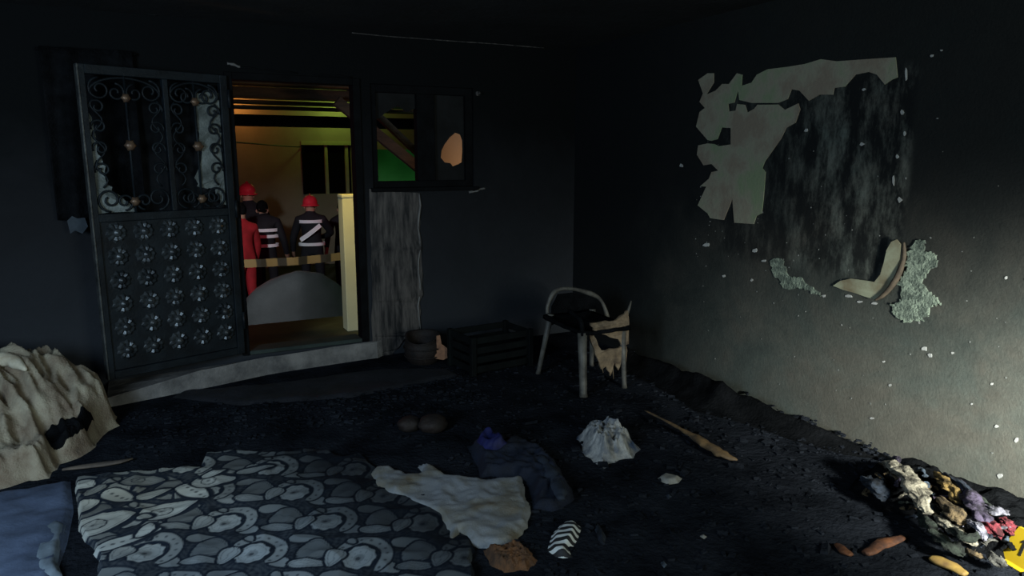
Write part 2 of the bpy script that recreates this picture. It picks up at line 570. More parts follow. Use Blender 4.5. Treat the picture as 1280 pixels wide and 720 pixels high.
# woven carpet: printed colours stored per vertex
m, nt, b = nodes('carpet_print')
b.inputs['Roughness'].default_value = 0.95
b.inputs['Specular IOR Level'].default_value = 0.1
at = N(nt, 'ShaderNodeVertexColor', layer_name='print')
nt.links.new(at.outputs[0], b.inputs['Base Color'])
bp = N(nt, 'ShaderNodeBump', Strength=0.4, Distance=0.004)
nt.links.new(tex(nt, 300, 3).outputs[0], bp.inputs['Height'])
nt.links.new(bp.outputs[0], b.inputs['Normal'])
M['carpet'] = m

random.seed(4)
# ------------------------------------------------------------------ the room
T = 0.22
DX0, DX1, DZ0, DZ1 = 0.60, 1.545, 0.165, 2.145          # doorway
WX0, WX1, WZ0, WZ1 = 1.625, 2.475, 1.335, 2.115         # window
fl = box('floor', (-3.2, -2.0, -0.15), (WX + 0.2, WY + T, 0), M['char_floor'])
tag(fl, 'black soot covered floor of the burnt room', 'floor', kind='structure')
ce = box('ceiling', (-3.2, -2.0, CEIL), (WX + 0.2, WY + T, CEIL + 0.15), M['soot_ceiling'])
tag(ce, 'soot black ceiling above the burnt room', 'ceiling', kind='structure')
bm = bmesh.new()
for lo, hi in (((-3.2, WY, 0), (DX0, WY + T, CEIL)), ((DX0, WY, DZ1), (WX, WY + T, CEIL)), ((DX0, WY, 0), (DX1, WY + T, DZ0 - 0.03)),
               ((DX1, WY, 0), (WX, WY + T, WZ0)), ((WX1, WY, WZ0), (WX, WY + T, DZ1)), ((DX1, WY, WZ1), (WX1, WY + T, DZ1)),
               ((DX1, WY, WZ0), (WX0, WY + T, WZ1))):
    bbox(bm, lo, hi)
wl = frombm('wall_left', bm, M['soot_wall'])
tag(wl, 'soot blackened wall holding the open iron door', 'wall', kind='structure')
wr = box('wall_right', (WX, -2.0, 0), (WX + 0.2, WY + T, CEIL), M['right_wall'])
tag(wr, 'smoke stained plaster wall with peeling paint', 'wall', kind='structure')


# bare plaster strip between door and window, with a raised right edge
def wp(x, y, d=0.0):
    return P(x, y, 1, WY - d)


strip = prism('plaster_strip', [jag([wp(461, 236), wp(524, 241), wp(526, 300), wp(527, 355), wp(523, 412), wp(505, 424), wp(484, 446), wp(466, 442), wp(463, 330)], 5, 0.012, 3)],
              (0, -1, 0), 0.012, M['plaster'], wl)
strip['label'] = 'streaked grey bare plaster strip'
ed = tube('plaster_edge', [wp(524 + 1.5 * math.sin(k * 1.7), 243 + k * 14, 0.012) for k in range(13)], [0.005 + 0.004 * abs(math.sin(k * 2.1)) for k in range(13)], M['concrete'], wl, 6)
# ragged bits of plaster over the door head
for k, (a, bq) in enumerate((((284, 79), (300, 83)), ((300, 84), (372, 92)), ((392, 92), (440, 97)), ((586, 240), (606, 236)))):
    p, q = wp(*a), wp(*bq)
    pts = [p + (q - p) * (i / 6) + Vector((0, 0, random.uniform(-0.006, 0.006))) for i in range(7)]
    tube('plaster_crumb', pts, [random.uniform(0.004, 0.011) for _ in pts], M['concrete'] if k in (0, 3) else M['soot_wall'], wl, 6)
# cable along the top of the door wall
cb = tube('wall_cable', spline([P(x, y, 1, WY - 0.012) for x, y in ((440, 41), (480, 45), (520, 48), (575, 52), (620, 55), (680, 60))], 6), 0.004, M['plaster'], None, 6)
tag(cb, 'thin pale cable sagging along the wall under the ceiling', 'cable')
cb2 = tube('wall_cable', spline([P(x, y, 1, WY - 0.012) for x, y in ((110, 11), (150, 14), (172, 16), (196, 19))], 6), 0.005, M['soot_glass'], None, 6)
tag(cb2, 'short dark cable end on the wall above the iron door', 'cable')

# door frame and doorstep
df = empty('door_frame', ((DX0 + DX1) / 2, WY + 0.05, 0))
tag(df, 'blackened metal frame around the doorway', 'door frame', kind='structure')


def fbox(name, lo, hi, mt, par, bevel=0.004):
    o = box(name, lo, hi, mt, None, bevel)
    o.parent = par
    o.matrix_parent_inverse = Matrix.Translation(-Vector(par.location))
    return o


fbox('jamb', (DX0, WY - 0.02, DZ0 - 0.03), (DX0 + 0.05, WY + 0.10, DZ1), M['frame_black'], df)
fbox('jamb', (DX1 - 0.055, WY - 0.02, DZ0 - 0.03), (DX1, WY + 0.10, DZ1), M['frame_black'], df)
fbox('head', (DX0 + 0.05, WY - 0.02, DZ1 - 0.05), (DX1 - 0.055, WY + 0.10, DZ1), M['frame_black'], df)
fbox('threshold', (DX0 + 0.05, WY - 0.02, DZ0 - 0.03), (DX1 - 0.055, WY + 0.16, DZ0), M['porch_slab'], df)

so = [(-0.27, 5.06), (0.3, 5.20), (0.75, 5.33), (1.25, 5.385), (1.60, 5.40), (1.66, 5.452), (-0.27, 5.452)]
bm = bmesh.new()
so2 = [Vector((x, y, 0)) for x, y in so]
top = []
bot = []
for p in so2:
    top.append(bm.verts.new((p.x, p.y + (0.02 if p.y < 5.44 else 0), 0.128 if p.x > -0.2 else 0.06)))
    bot.append(bm.verts.new((p.x, p.y, 0)))
bm.faces.new(top)
for i in range(len(so2)):
    j = (i + 1) % len(so2)
    bm.faces.new((bot[i], bot[j], top[j], top[i]))
bmesh.ops.subdivide_edges(bm, edges=bm.edges[:], cuts=4)
for vtx in bm.verts:
    vtx.co += Vector((0, 0.012 * noise.noise(vtx.co * 7), 0.010 * noise.noise(vtx.co * 9) * (1 if vtx.co.z > 0.02 else 0)))
    vtx.co.y = min(vtx.co.y, WY - 0.001)
step = frombm('door_step', bm, M['concrete'])
tag(step, 'worn grey concrete step below the doorway', 'step', kind='structure')

# ------------------------------------------------------------------ wrought iron door leaf
HX, HY = 0.605, WY - 0.035
FX, FY = P(140, 482, 2, 0.12).xy
ang = math.atan2(FY - HY, FX - HX)
LW = 0.915
leaf = empty('door_1', (HX, HY, 0), ang)         # local +x runs from hinge to free edge, local +y faces away from the room... see side
tag(leaf, 'open ornate iron door with embossed flower panels and scrollwork', 'door', kind='structure')
# the room side of the leaf is local +y when the leaf points towards -x
S = 1.0
Z0, Z1, ZM = 0.165, 2.115, 1.195
TH = 0.022


def lbox(name, lo, hi, mt, bevel=0.003):
    return box(name, lo, hi, mt, leaf, bevel)


lbox('stile', (0.0, -TH, Z0), (0.05, TH, Z1), M['door_iron'])
lbox('stile', (LW - 0.045, -TH, Z0), (LW - 0.012, TH, Z1), M['door_iron'])
lbox('edge_strip', (LW - 0.012, -TH, Z0), (LW, TH + 0.004, Z1), M['door_edge'])
lbox('rail', (0.05, -TH, Z1 - 0.055), (LW - 0.045, TH, Z1), M['door_iron'])
lbox('rail', (0.05, -TH, ZM - 0.025), (LW - 0.045, TH, ZM + 0.025), M['door_iron'])
lbox('rail', (0.05, -TH, Z0), (LW - 0.045, TH, Z0 + 0.05), M['door_iron'])
UM = 0.41
lbox('mullion', (UM - 0.016, -TH, ZM + 0.025), (UM + 0.016, TH, Z1 - 0.055), M['door_iron'])
lbox('panel', (0.05, -0.006, Z0 + 0.05), (LW - 0.045, 0.006, ZM - 0.025), M['door_iron'])
for z in (0.35, 1.15, 1.9):
    tube('hinge', [(-0.004, 0.026, z), (-0.004, 0.026, z + 0.12)], 0.011, M['door_iron'], leaf, 8)

# rosette: domed centre with pointed petals and a rim ring
bm = bmesh.new()
npt = 10
R0 = 0.068
rim_o, rim_i = [], []
for k in range(npt * 2):
    a = math.pi * k / npt
    r_ = R0 * (1.0 if k % 2 == 0 else 0.86)
    rim_o.append(bm.verts.new((r_ * math.cos(a), 0.0, r_ * math.sin(a))))
ring1, ring2, ring3 = [], [], []
for k in range(npt * 2):
    a = math.pi * k / npt
    hi = k % 2 == 0
    ring1.append(bm.verts.new((R0 * 0.72 * math.cos(a), 0.021 if hi else 0.009, R0 * 0.72 * math.sin(a))))
    ring2.append(bm.verts.new((R0 * 0.42 * math.cos(a), 0.016 if hi else 0.010, R0 * 0.42 * math.sin(a))))
    ring3.append(bm.verts.new((R0 * 0.30 * math.cos(a), 0.028, R0 * 0.30 * math.sin(a))))
top = bm.verts.new((0, 0.038, 0))
for A, B in ((rim_o, ring1), (ring1, ring2), (ring2, ring3)):
    for k in range(npt * 2):
        k2 = (k + 1) % (npt * 2)
        bm.faces.new((A[k], A[k2], B[k2], B[k]))
for k in range(npt * 2):
    bm.faces.new((ring3[k], ring3[(k + 1) % (npt * 2)], top))
ros_me = bpy.data.meshes.new('rosette')
bmesh.ops.recalc_face_normals(bm, faces=bm.faces)
bm.to_mesh(ros_me)
bm.free()
M['rosette'] = mat('rosette', (0.055, 0.062, 0.064), (0.012, 0.015, 0.017), 10, 0.34, 0.1, 60, metal=0.35, spec=0.6)
ros_me.materials.append(M['rosette'])
cols5 = [0.125 + i * 0.163 for i in range(5)]
rows6 = [ZM - 0.095 - j * 0.152 for j in range(6)]
for u in cols5:
    for z in rows6:
        o = bpy.data.objects.new('rosette', ros_me)
        col.objects.link(o)
        o.parent = leaf
        o.location = (u, 0.006, z)
        o.rotation_euler = (0, random.uniform(0, 0.3), 0)


def spiral(cx, cz, r0, r1, a0, turns, n=26, y=0.0):
    return [Vector((cx + (r0 + (r1 - r0) * t) * math.cos(a0 + turns * 2 * math.pi * t), y, cz + (r0 + (r1 - r0) * t) * math.sin(a0 + turns * 2 * math.pi * t)))
            for t in [i / (n - 1) for i in range(n)]]


def scroll(pts, r_=0.0075, mt='door_iron'):
    return tube('scroll', pts, r_, M[mt], leaf, 6)


GZ0, GZ1 = ZM + 0.025, Z1 - 0.055
for (u0, u1) in ((0.05, UM - 0.016), (UM + 0.016, LW - 0.045)):
    uc = (u0 + u1) / 2
    hw = (u1 - u0) / 2
    tube('bar', [(uc, 0, GZ0), (uc, 0, GZ1)], 0.008, M['door_iron'], leaf, 8)
    for zc, rr_ in ((GZ0 + 0.07, 0.030), ((GZ0 + GZ1) / 2, 0.034), (GZ1 - 0.13, 0.028)):
        bmq = bmesh.new()
        bmesh.ops.create_icosphere(bmq, subdivisions=2, radius=rr_)
        for vtx in bmq.verts:
            a = math.atan2(vtx.co.z, vtx.co.x)
            k = 1 + 0.16 * math.cos(6 * a)
            vtx.co = Vector((vtx.co.x * k, vtx.co.y * 0.7, vtx.co.z * k)) + Vector((uc, 0.008, zc))
        frombm('boss', bmq, M['gilt'], leaf, True)
    for s in (-1, 1):
        e = uc + s * (hw - 0.012)
        # big corner scrolls at the top and bottom, S scrolls along the sides
        scroll(spiral(e - s * 0.065, GZ1 - 0.085, 0.07, 0.018, math.pi / 2, s * -1.4) )
        scroll(spiral(uc + s * 0.055, GZ1 - 0.10, 0.055, 0.012, math.pi / 2, s * 1.3))
        scroll(spiral(e - s * 0.065, GZ0 + 0.085, 0.075, 0.018, -math.pi / 2, s * 1.4))
        scroll(spiral(uc + s * 0.06, GZ0 + 0.07, 0.055, 0.012, -math.pi / 2, s * -1.3))
        for zc in (GZ0 + 0.27, GZ0 + 0.40, GZ0 + 0.53, GZ0 + 0.65):
            scroll(spiral(e - s * 0.042, zc, 0.048, 0.012, math.radians(200 if s < 0 else -20), s * 1.2, 20))
        scroll([Vector((e - s * (0.035 + 0.03 * math.sin(t * 3.1)), 0, GZ0 + 0.16 + t * 0.09)) for t in [i * 0.25 for i in range(25)]], 0.006)
        # arched heads
    scroll([Vector((uc + hw * 0.93 * math.cos(a), 0, GZ1 - 0.11 + 0.10 * math.sin(a))) for a in [math.pi * i / 16 for i in range(17)]], 0.008)

# pieces of frosted glass still caught in the frame (u: hinge -> free edge)
def shard(pts, seed):
    o = prism('glass_shard', [jag([Vector((u, -0.012, z)) for u, z in pts], 4, 0.010, seed)], (0, -1, 0), 0.004, M['frosted'], leaf)
    return o


shard([(0.052, GZ0 + 0.02), (0.052, GZ1 - 0.06), (0.10, GZ1 - 0.04), (0.205, GZ1 - 0.07), (0.215, GZ1 - 0.30), (0.19, GZ1 - 0.46), (0.255, GZ0 + 0.21), (0.235, GZ0 + 0.15), (0.12, GZ0 + 0.13), (0.09, GZ0 + 0.02)], 5)
fe = LW - 0.047
shard([(fe, GZ0), (fe, GZ1 - 0.22), (fe - 0.02, GZ1 - 0.25), (fe - 0.03, GZ0 + 0.38), (fe - 0.075, GZ0 + 0.30), (fe - 0.07, GZ0 + 0.19), (fe - 0.11, GZ0 + 0.13), (fe - 0.19, GZ0 + 0.06), (fe - 0.235, GZ0)], 8)

# dark wavy sheet filling the dark area behind the leaf
ct = empty('dark_sheet', (-0.27, WY - 0.04, 1.1))
tag(ct, 'dark ragged sheet hanging behind the iron door', 'curtain')
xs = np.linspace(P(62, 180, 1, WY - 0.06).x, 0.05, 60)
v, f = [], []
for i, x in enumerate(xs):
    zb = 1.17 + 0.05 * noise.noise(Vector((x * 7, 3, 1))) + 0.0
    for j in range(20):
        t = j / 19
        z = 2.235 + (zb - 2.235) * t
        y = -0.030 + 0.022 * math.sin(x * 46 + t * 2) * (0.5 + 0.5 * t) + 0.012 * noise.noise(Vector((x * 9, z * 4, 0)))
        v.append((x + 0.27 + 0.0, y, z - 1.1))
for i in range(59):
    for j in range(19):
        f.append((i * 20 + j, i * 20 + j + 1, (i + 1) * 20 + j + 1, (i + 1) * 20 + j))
cu = fromdata('sheet_body', v, f, M['char'], ct, True)
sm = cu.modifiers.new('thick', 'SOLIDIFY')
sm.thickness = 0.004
tube('sheet_rail', [(xs[0] + 0.25, 0, 1.12), (0.34, 0, 1.12)], 0.010, M['char'], ct, 8)
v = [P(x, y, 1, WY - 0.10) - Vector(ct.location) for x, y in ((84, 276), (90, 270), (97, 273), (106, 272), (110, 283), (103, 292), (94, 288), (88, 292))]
prism('sheet_scrap', [v], (0, -1, 0), 0.006, M['pale_scrap'], ct)

# ------------------------------------------------------------------ side window
wi = empty('window_1', ((WX0 + WX1) / 2, WY + 0.08, WZ0))
tag(wi, 'sooty two-part window with broken panes beside the doorway', 'window', kind='structure')
MU0, MU1 = 2.00, 2.15
y0, y1 = WY + 0.02, WY + 0.10
for nm, lo, hi in (('window_frame', (WX0, y0, WZ0), (WX0 + 0.05, y1, WZ1)), ('window_frame', (WX1 - 0.06, y0, WZ0), (WX1, y1, WZ1)),
                   ('window_frame', (WX0 + 0.05, y0, WZ1 - 0.06), (WX1 - 0.06, y1, WZ1)), ('window_frame', (WX0 + 0.05, y0, WZ0), (WX1 - 0.06, y1, WZ0 + 0.05)),
                   ('mullion', (MU0, y0, WZ0 + 0.05), (MU1, y1, WZ1 - 0.06)), ('window_sill', (WX0 - 0.02, WY - 0.035, WZ0 - 0.03), (WX1 + 0.03, WY + 0.02, WZ0))):
    fbox(nm, lo, hi, M['frame_black'], wi)
yp = WY + 0.06
hole = [P(x, y, 1, yp) for x, y in ((551, 197), (552, 188), (556, 180), (562, 172), (569, 166), (575, 168), (578, 176), (578, 190), (577, 203), (571, 206), (566, 208), (563, 204), (556, 203))]
pane = prism('pane', [[Vector((MU1, yp, WZ0 + 0.05)), Vector((WX1 - 0.06, yp, WZ0 + 0.05)), Vector((WX1 - 0.06, yp, WZ1 - 0.06)), Vector((MU1, yp, WZ1 - 0.06))], hole], (0, 1, 0), 0.004, M['soot_glass'])
pane.parent = wi
pane.matrix_parent_inverse = Matrix.Translation(-Vector(wi.location))
pane['label'] = 'soot covered glass pane with a jagged hole'
# left light: only a broken piece of pane survives at its top
pt = prism('pane', [[Vector((x, yp, z)) for x, z in ((WX0 + 0.05, WZ1 - 0.06), (MU0, WZ1 - 0.06), (MU0, WZ1 - 0.17), (1.93, WZ1 - 0.20), (1.86, WZ1 - 0.15), (1.76, WZ1 - 0.21), (WX0 + 0.05, WZ1 - 0.27))]], (0, 1, 0), 0.004, M['soot_glass'])
pt.parent = wi
pt.matrix_parent_inverse = Matrix.Translation(-Vector(wi.location))
hk = lathe('wall_hook_plate', [(0.0, 0.0), (0.02, 0.0), (0.018, 0.008), (0.008, 0.012), (0.007, 0.04), (0.012, 0.045), (0.0, 0.05)], M['plaster'], None, 12)
hk.rotation_euler = (math.pi / 2, 0, 0)
hk.location = P(597, 117, 1, WY)
hk.name = 'wall_hook'
tag(hk, 'small round metal hook on the wall by the window top', 'hook')


# ------------------------------------------------------------------ peeling paint on the right wall
def rp(x, y, d=0.0):
    return P(x, y, 0, WX - d)


def A8(L):
    return [rp(840 + x / 3.0, 50 + y / 3.0) for x, y in L]


def B8(L):
    return [rp(840 + x * 0.3473, 250 + y * 0.3472) for x, y in L]


fl1 = [(100, 150), (135, 125), (158, 125), (158, 160), (130, 205), (165, 190), (190, 165), (215, 165), (245, 125), (265, 130), (262, 172), (245, 200), (235, 235), (212, 240), (215, 268),
       (240, 265), (246, 240), (275, 243), (285, 272), (310, 258), (322, 243), (400, 242), (425, 262), (475, 238), (482, 260), (465, 310), (430, 330), (410, 370), (350, 455), (340, 480),
       (352, 495), (345, 590), (338, 650), (318, 660), (308, 690), (235, 685), (228, 595), (195, 675), (145, 668), (135, 650), (98, 620), (130, 550), (108, 548), (140, 520), (150, 495),
       (175, 490), (150, 465), (120, 470), (95, 430), (100, 395), (135, 388), (160, 390), (178, 398), (222, 392), (222, 330), (188, 328), (172, 372), (150, 378), (135, 375), (92, 325), (105, 270), (125, 255), (105, 232), (118, 200)]
fl2 = [(262, 172), (300, 160), (320, 130), (360, 110), (440, 100), (500, 90), (560, 72), (620, 80), (690, 75), (760, 70), (840, 65), (848, 140), (825, 150), (800, 167), (770, 130), (740, 120),
       (690, 130), (650, 175), (610, 180), (605, 205), (555, 205), (515, 228), (480, 190), (450, 185), (435, 222), (400, 236), (300, 236), (254, 225), (250, 190)]
for L, sd in ((fl1, 3), (fl2, 4)):
    o = prism('paint_flake', [A8(L)], (-1, 0, 0), 0.005, M['beige_paint'], wr)
    o['label'] = 'large beige flake of surviving paint'
bl1 = [(360, 215), (405, 220), (410, 260), (440, 275), (470, 280), (500, 310), (530, 330), (545, 345), (520, 340), (480, 325), (440, 320), (400, 310), (385, 280), (360, 250)]
bl2 = [(850, 195), (880, 145), (905, 145), (920, 185), (945, 195), (955, 240), (915, 260), (900, 300), (930, 330), (950, 350), (970, 370), (940, 385), (925, 420), (880, 435), (845, 440), (800, 410), (790, 370), (830, 360), (815, 300), (850, 260), (845, 230)]
o = prism('paint_flake', [[Vector((WX, p.y, p.z)) for p in jag(B8(bl1), 4, 0.016, 5)]], (-1, 0, 0), 0.006, M['green_paint'], wr)
o = prism('paint_flake', [[Vector((WX, p.y, p.z)) for p in jag(B8(bl2), 6, 0.022, 6)]], (-1, 0, 0), 0.010, M['green_paint'], wr)
# curled tongue of paint peeling away from the wall
cl = [rp(x, y) for x, y in ((1043, 357), (1052, 351), (1065, 348), (1082, 350), (1096, 352), (1104, 343), (1109, 328), (1113, 312), (1119, 302), (1126, 299), (1131, 305), (1130, 322), (1125, 340), (1117, 355), (1106, 368), (1098, 374), (1085, 371), (1070, 366), (1055, 362))]
cl = [p + Vector((-0.006 - 0.022 * max(0, math.sin(math.pi * (i - 2) / 15)), 0, 0)) for i, p in enumerate(cl)]
cu = prism('paint_curl', [cl], (-1, 0, 0), 0.006, M['curl'], wr)
cu['label'] = 'curled tongue of peeling paint'
rl_ = spline([rp(x, y, 0.030) for x, y in ((1130, 303), (1130, 322), (1124, 341), (1115, 357), (1104, 369), (1094, 375))], 6)
o = tube('paint_roll', rl_, [0.004 + 0.011 * math.sin(math.pi * min(1, (i + 1) / len(rl_))) for i in range(len(rl_))], mat('curl_brown', (0.10, 0.075, 0.05), (0.04, 0.03, 0.022), 14, 0.8), wr, 8, nz=0.25, seed=2)
# chips
chips = [(1008, 163, 4, 4), (1133, 93, 3, 14), (1128, 141, 4, 6), (1131, 167, 3, 5), (1122, 196, 4, 5), (1117, 225, 2, 14), (1125, 250, 5, 6), (1165, 70, 5, 3), (1177, 63, 3, 2), (1080, 112, 4, 3),
         (1078, 180, 5, 4), (883, 306, 8, 4), (944, 313, 5, 5), (955, 326, 6, 3), (1156, 436, 6, 5), (1163, 444, 5, 5), (1191, 441, 3, 3), (1113, 481, 3, 3), (1258, 347, 3, 4), (1271, 550, 5, 6),
         (1250, 595, 6, 5), (1246, 533, 5, 4), (1090, 523, 5, 3), (1105, 452, 3, 2), (905, 345, 3, 3), (940, 350, 3, 3), (852, 207, 4, 4), (1172, 148, 2, 1), (1020, 366, 4, 3), (1030, 370, 4, 3), (1062, 370, 8, 3), (1075, 377, 8, 3), (1093, 379, 6, 3), (1240, 480, 3, 3), (1215, 505, 3, 2)]
rr = random.Random(9)
for (x, y, a, b_) in chips:
    L = []
    for k in range(7):
        q = 2 * math.pi * k / 7
        s = rr.uniform(0.6, 1.15)
        L.append(rp(x + 0.62 * a * s * math.cos(q), y + 0.62 * b_ * s * math.sin(q)))
    prism('paint_chip', [L], (-1, 0, 0), 0.004, M['white_chip'], wr)
bm = bmesh.new()
for k in range(130):
    yv = rr.uniform(1.2, 3.9)
    zv = rr.uniform(0.15, 1.7) if k % 3 else rr.uniform(0.8, 1.3)
    s = rr.uniform(0.0015, 0.004)
    bbox(bm, (WX - 0.003, yv - s, zv - s * rr.uniform(0.6, 1.6)), (WX + 0.001, yv + s * rr.uniform(0.5, 1.2), zv + s), 0.0015)
o = frombm('paint_specks', bm, M['plaster_speck'], wr)
o['kind'] = 'stuff'

# ------------------------------------------------------------------ outdoors, seen through the door and window
yd = box('ground', (-9, 6.98, -1.05), (14, 22, -0.9), M['yard'])
tag(yd, 'dark yard ground beyond the porch', 'ground', kind='structure')
ps = box('porch_floor', (-1.5, WY + T, -0.9), (4.6, 6.98, 0.02), M['porch_slab'])
tag(ps, 'grey concrete porch slab just outside the doorway', 'porch', kind='structure')
pr = empty('porch_roof', (1.5, 6.9, 2.0))
tag(pr, 'brown wooden porch roof seen above the doorway', 'roof', kind='structure')
yy_ = WY + T + 0.02
for k in range(9):
    t = k / 9.0
    z = 2.34 - 0.30 * t
    pb = fbox('roof_board', (-1.6, yy_ + k * 0.29, z), (4.8, yy_ + k * 0.29 + 0.265, z + 0.025), M['roof_light'] if k in (1, 4, 6) else M['roof_wood'], pr, 0.003)
fbox('fascia_beam', (-1.6, yy_ + 2.55, 1.90), (4.8, yy_ + 2.68, 2.02), M['frame_black'], pr)
fbox('cross_beam', (-1.6, yy_ + 1.25, 2.10), (4.8, yy_ + 1.35, 2.19), M['roof_wood'], pr)
# diagonal porch braces seen through the side window
for nm, a, bq, yv, lb in (('porch_brace', (470, 165), (520, 206), 6.75, 'thick dark diagonal porch brace behind the side window'),
                          ('porch_brace', (478, 148), (522, 190), 7.25, 'upper slim diagonal porch brace behind the side window')):
    p, q = P(*a, 1, yv), P(*bq, 1, yv)
    d = (q - p)
    p2, q2 = p - d * 0.9, q + d * 0.8
    s = Vector((-d.z, 0, d.x)).normalized() * (0.045 if yv < 7 else 0.03)
    o = prism(nm, [[p2 - s, q2 - s, q2 + s, p2 + s]], (0, 1, 0), 0.08, M['roof_wood'] if yv < 7 else M['roof_light'])
    tag(o, lb, 'beam', kind='structure')
# pale gate post beside the door opening
a, bq = P(430, 300, 1, 6.3), P(453, 300, 1, 6.3)
po = empty('gate_post', ((a.x + bq.x) / 2, 6.38, 0.02))
tag(po, 'pale yellow masonry post standing just outside the doorway', 'post')
hwid = (bq.x - a.x) / 2
zt = P(441, 243, 1, 6.3).z
box('post_shaft', (-hwid, -0.08, 0), (hwid, 0.08, zt - 0.05), M['post'], po, 0.006)
box('post_cap', (-hwid - 0.004, -0.084, zt - 0.05), (hwid + 0.004, 0.084, zt - 0.02), M['post'], po, 0.006)
# porch end wall behind the broken pane
ew = box('porch_end_wall', (P(545, 200, 1, 6.85).x, 6.85, 0.02), (4.5, 6.97, 2.0), M['house_wall'])
tag(ew, 'pale porch end wall behind the broken window pane', 'wall', kind='structure')
# neighbouring house
HYW = 17.0
hs = empty('neighbour_house', (3, HYW, -0.9))
tag(hs, 'plastered house across the yard under orange lamp light', 'house')
wa, wb, wc, wd_ = P(376, 176, 1, HYW), P(444, 180, 1, HYW), P(376, 243, 1, HYW), P(444, 243, 1, HYW)
x0, x1, z0, z1 = wa.x, wb.x, wc.z, wa.z
bm = bmesh.new()
for lo, hi in (((-6, HYW, -0.9), (x0, HYW + 0.25, 4.2)), ((x1, HYW, -0.9), (12, HYW + 0.25, 4.2)), ((x0, HYW, -0.9), (x1, HYW + 0.25, z0)), ((x0, HYW, z1), (x1, HYW + 0.25, 4.2))):
    bbox(bm, lo, hi)
o = frombm('wall', bm, M['house_wall'])
o.parent = hs
o.matrix_parent_inverse = Matrix.Translation(-Vector(hs.location))
for lo, hi, mt in (((x0, HYW + 0.1, z0), (x1, HYW + 0.14, z1), 'dark_glass'), ((x0, HYW - 0.02, z1 - 0.09), (x1, HYW + 0.1, z1), 'pvc'), ((x1 - 0.10, HYW - 0.02, z0), (x1, HYW + 0.1, z1 - 0.09), 'pvc'),
                   ((x0 + 0.53, HYW + 0.02, z0), (x0 + 0.60, HYW + 0.1, z1 - 0.09), 'pvc'), ((x1 - 0.24, HYW + 0.02, z0), (x1 - 0.17, HYW + 0.1, z1 - 0.09), 'pvc'), ((x0, HYW - 0.02, z0), (x0 + 0.06, HYW + 0.1, z1 - 0.09), 'frame_black')):
    o = box('window_frame' if mt != 'dark_glass' else 'window_pane', lo, hi, M[mt])
    o.parent = hs
    o.matrix_parent_inverse = Matrix.Translation(-Vector(hs.location))
gw = box('green_lit_wall', (P(460, 200, 1, 10.5).x, 10.5, -0.9), (9, 10.65, P(490, 187, 1, 10.5).z), M['green_lit'])  # stand-in for the house, its green light put into the colour
tag(gw, 'green wall standing in for the green-lit house seen through the side window', 'wall', kind='structure')
yc = tube('yard_cable', spline([P(x, y, 1, d) for x, y, d in ((262, 176.5, 8.25), (310, 179, 11.0), (345, 182, 14.0), (378, 184, HYW + 0.02))], 6), 0.012, M['black'], None, 6)
tag(yc, 'thin black overhead cable across the yard', 'cable')
# tarpaulin covered heap
hx = P(372, 372, 1, 9.3)
tp = heap('tarp_heap', [(hx.x + 1.15 * math.cos(a) * 1.0, 9.3 + 0.75 * math.sin(a)) for a in [2 * math.pi * k / 24 for k in range(24)]], M['tarp'], None, 0.06, 0.75, P(372, 347, 1, 9.4).z + 0.9, 0.10, 2.0, 3, z0=-0.9)
tag(tp, 'grey tarpaulin covered heap in the yard beyond the porch', 'tarpaulin')
# tape strung between two poles
ta, tb = P(290, 330, 1, 10.1), P(452, 317, 1, 10.1)
tt = empty('barrier_tape', (ta.x, 10.1, -0.9))
tag(tt, 'yellow and black barrier tape stretched in front of the firefighters', 'tape')
v, f = [], []
for i in range(25):
    t = i / 24
    p = ta.lerp(tb, t) - Vector((0, 0, 0.03 * math.sin(math.pi * t)))
    for s in (-1, 1):
        v.append(p + Vector((0, 0.01 * math.sin(i), s * 0.055)) - Vector(tt.location))
for i in range(24):
    f.append((2 * i, 2 * i + 2, 2 * i + 3, 2 * i + 1))
o = fromdata('tape', v, f, M['tape'], tt)
o.modifiers.new('thick', 'SOLIDIFY').thickness = 0.004
for p in (ta, tb):
    tube('pole', [(p.x - ta.x, 0.03, 0), (p.x - ta.x, 0.03, p.z + 0.97)], 0.022, M['frame_black'], tt, 8)


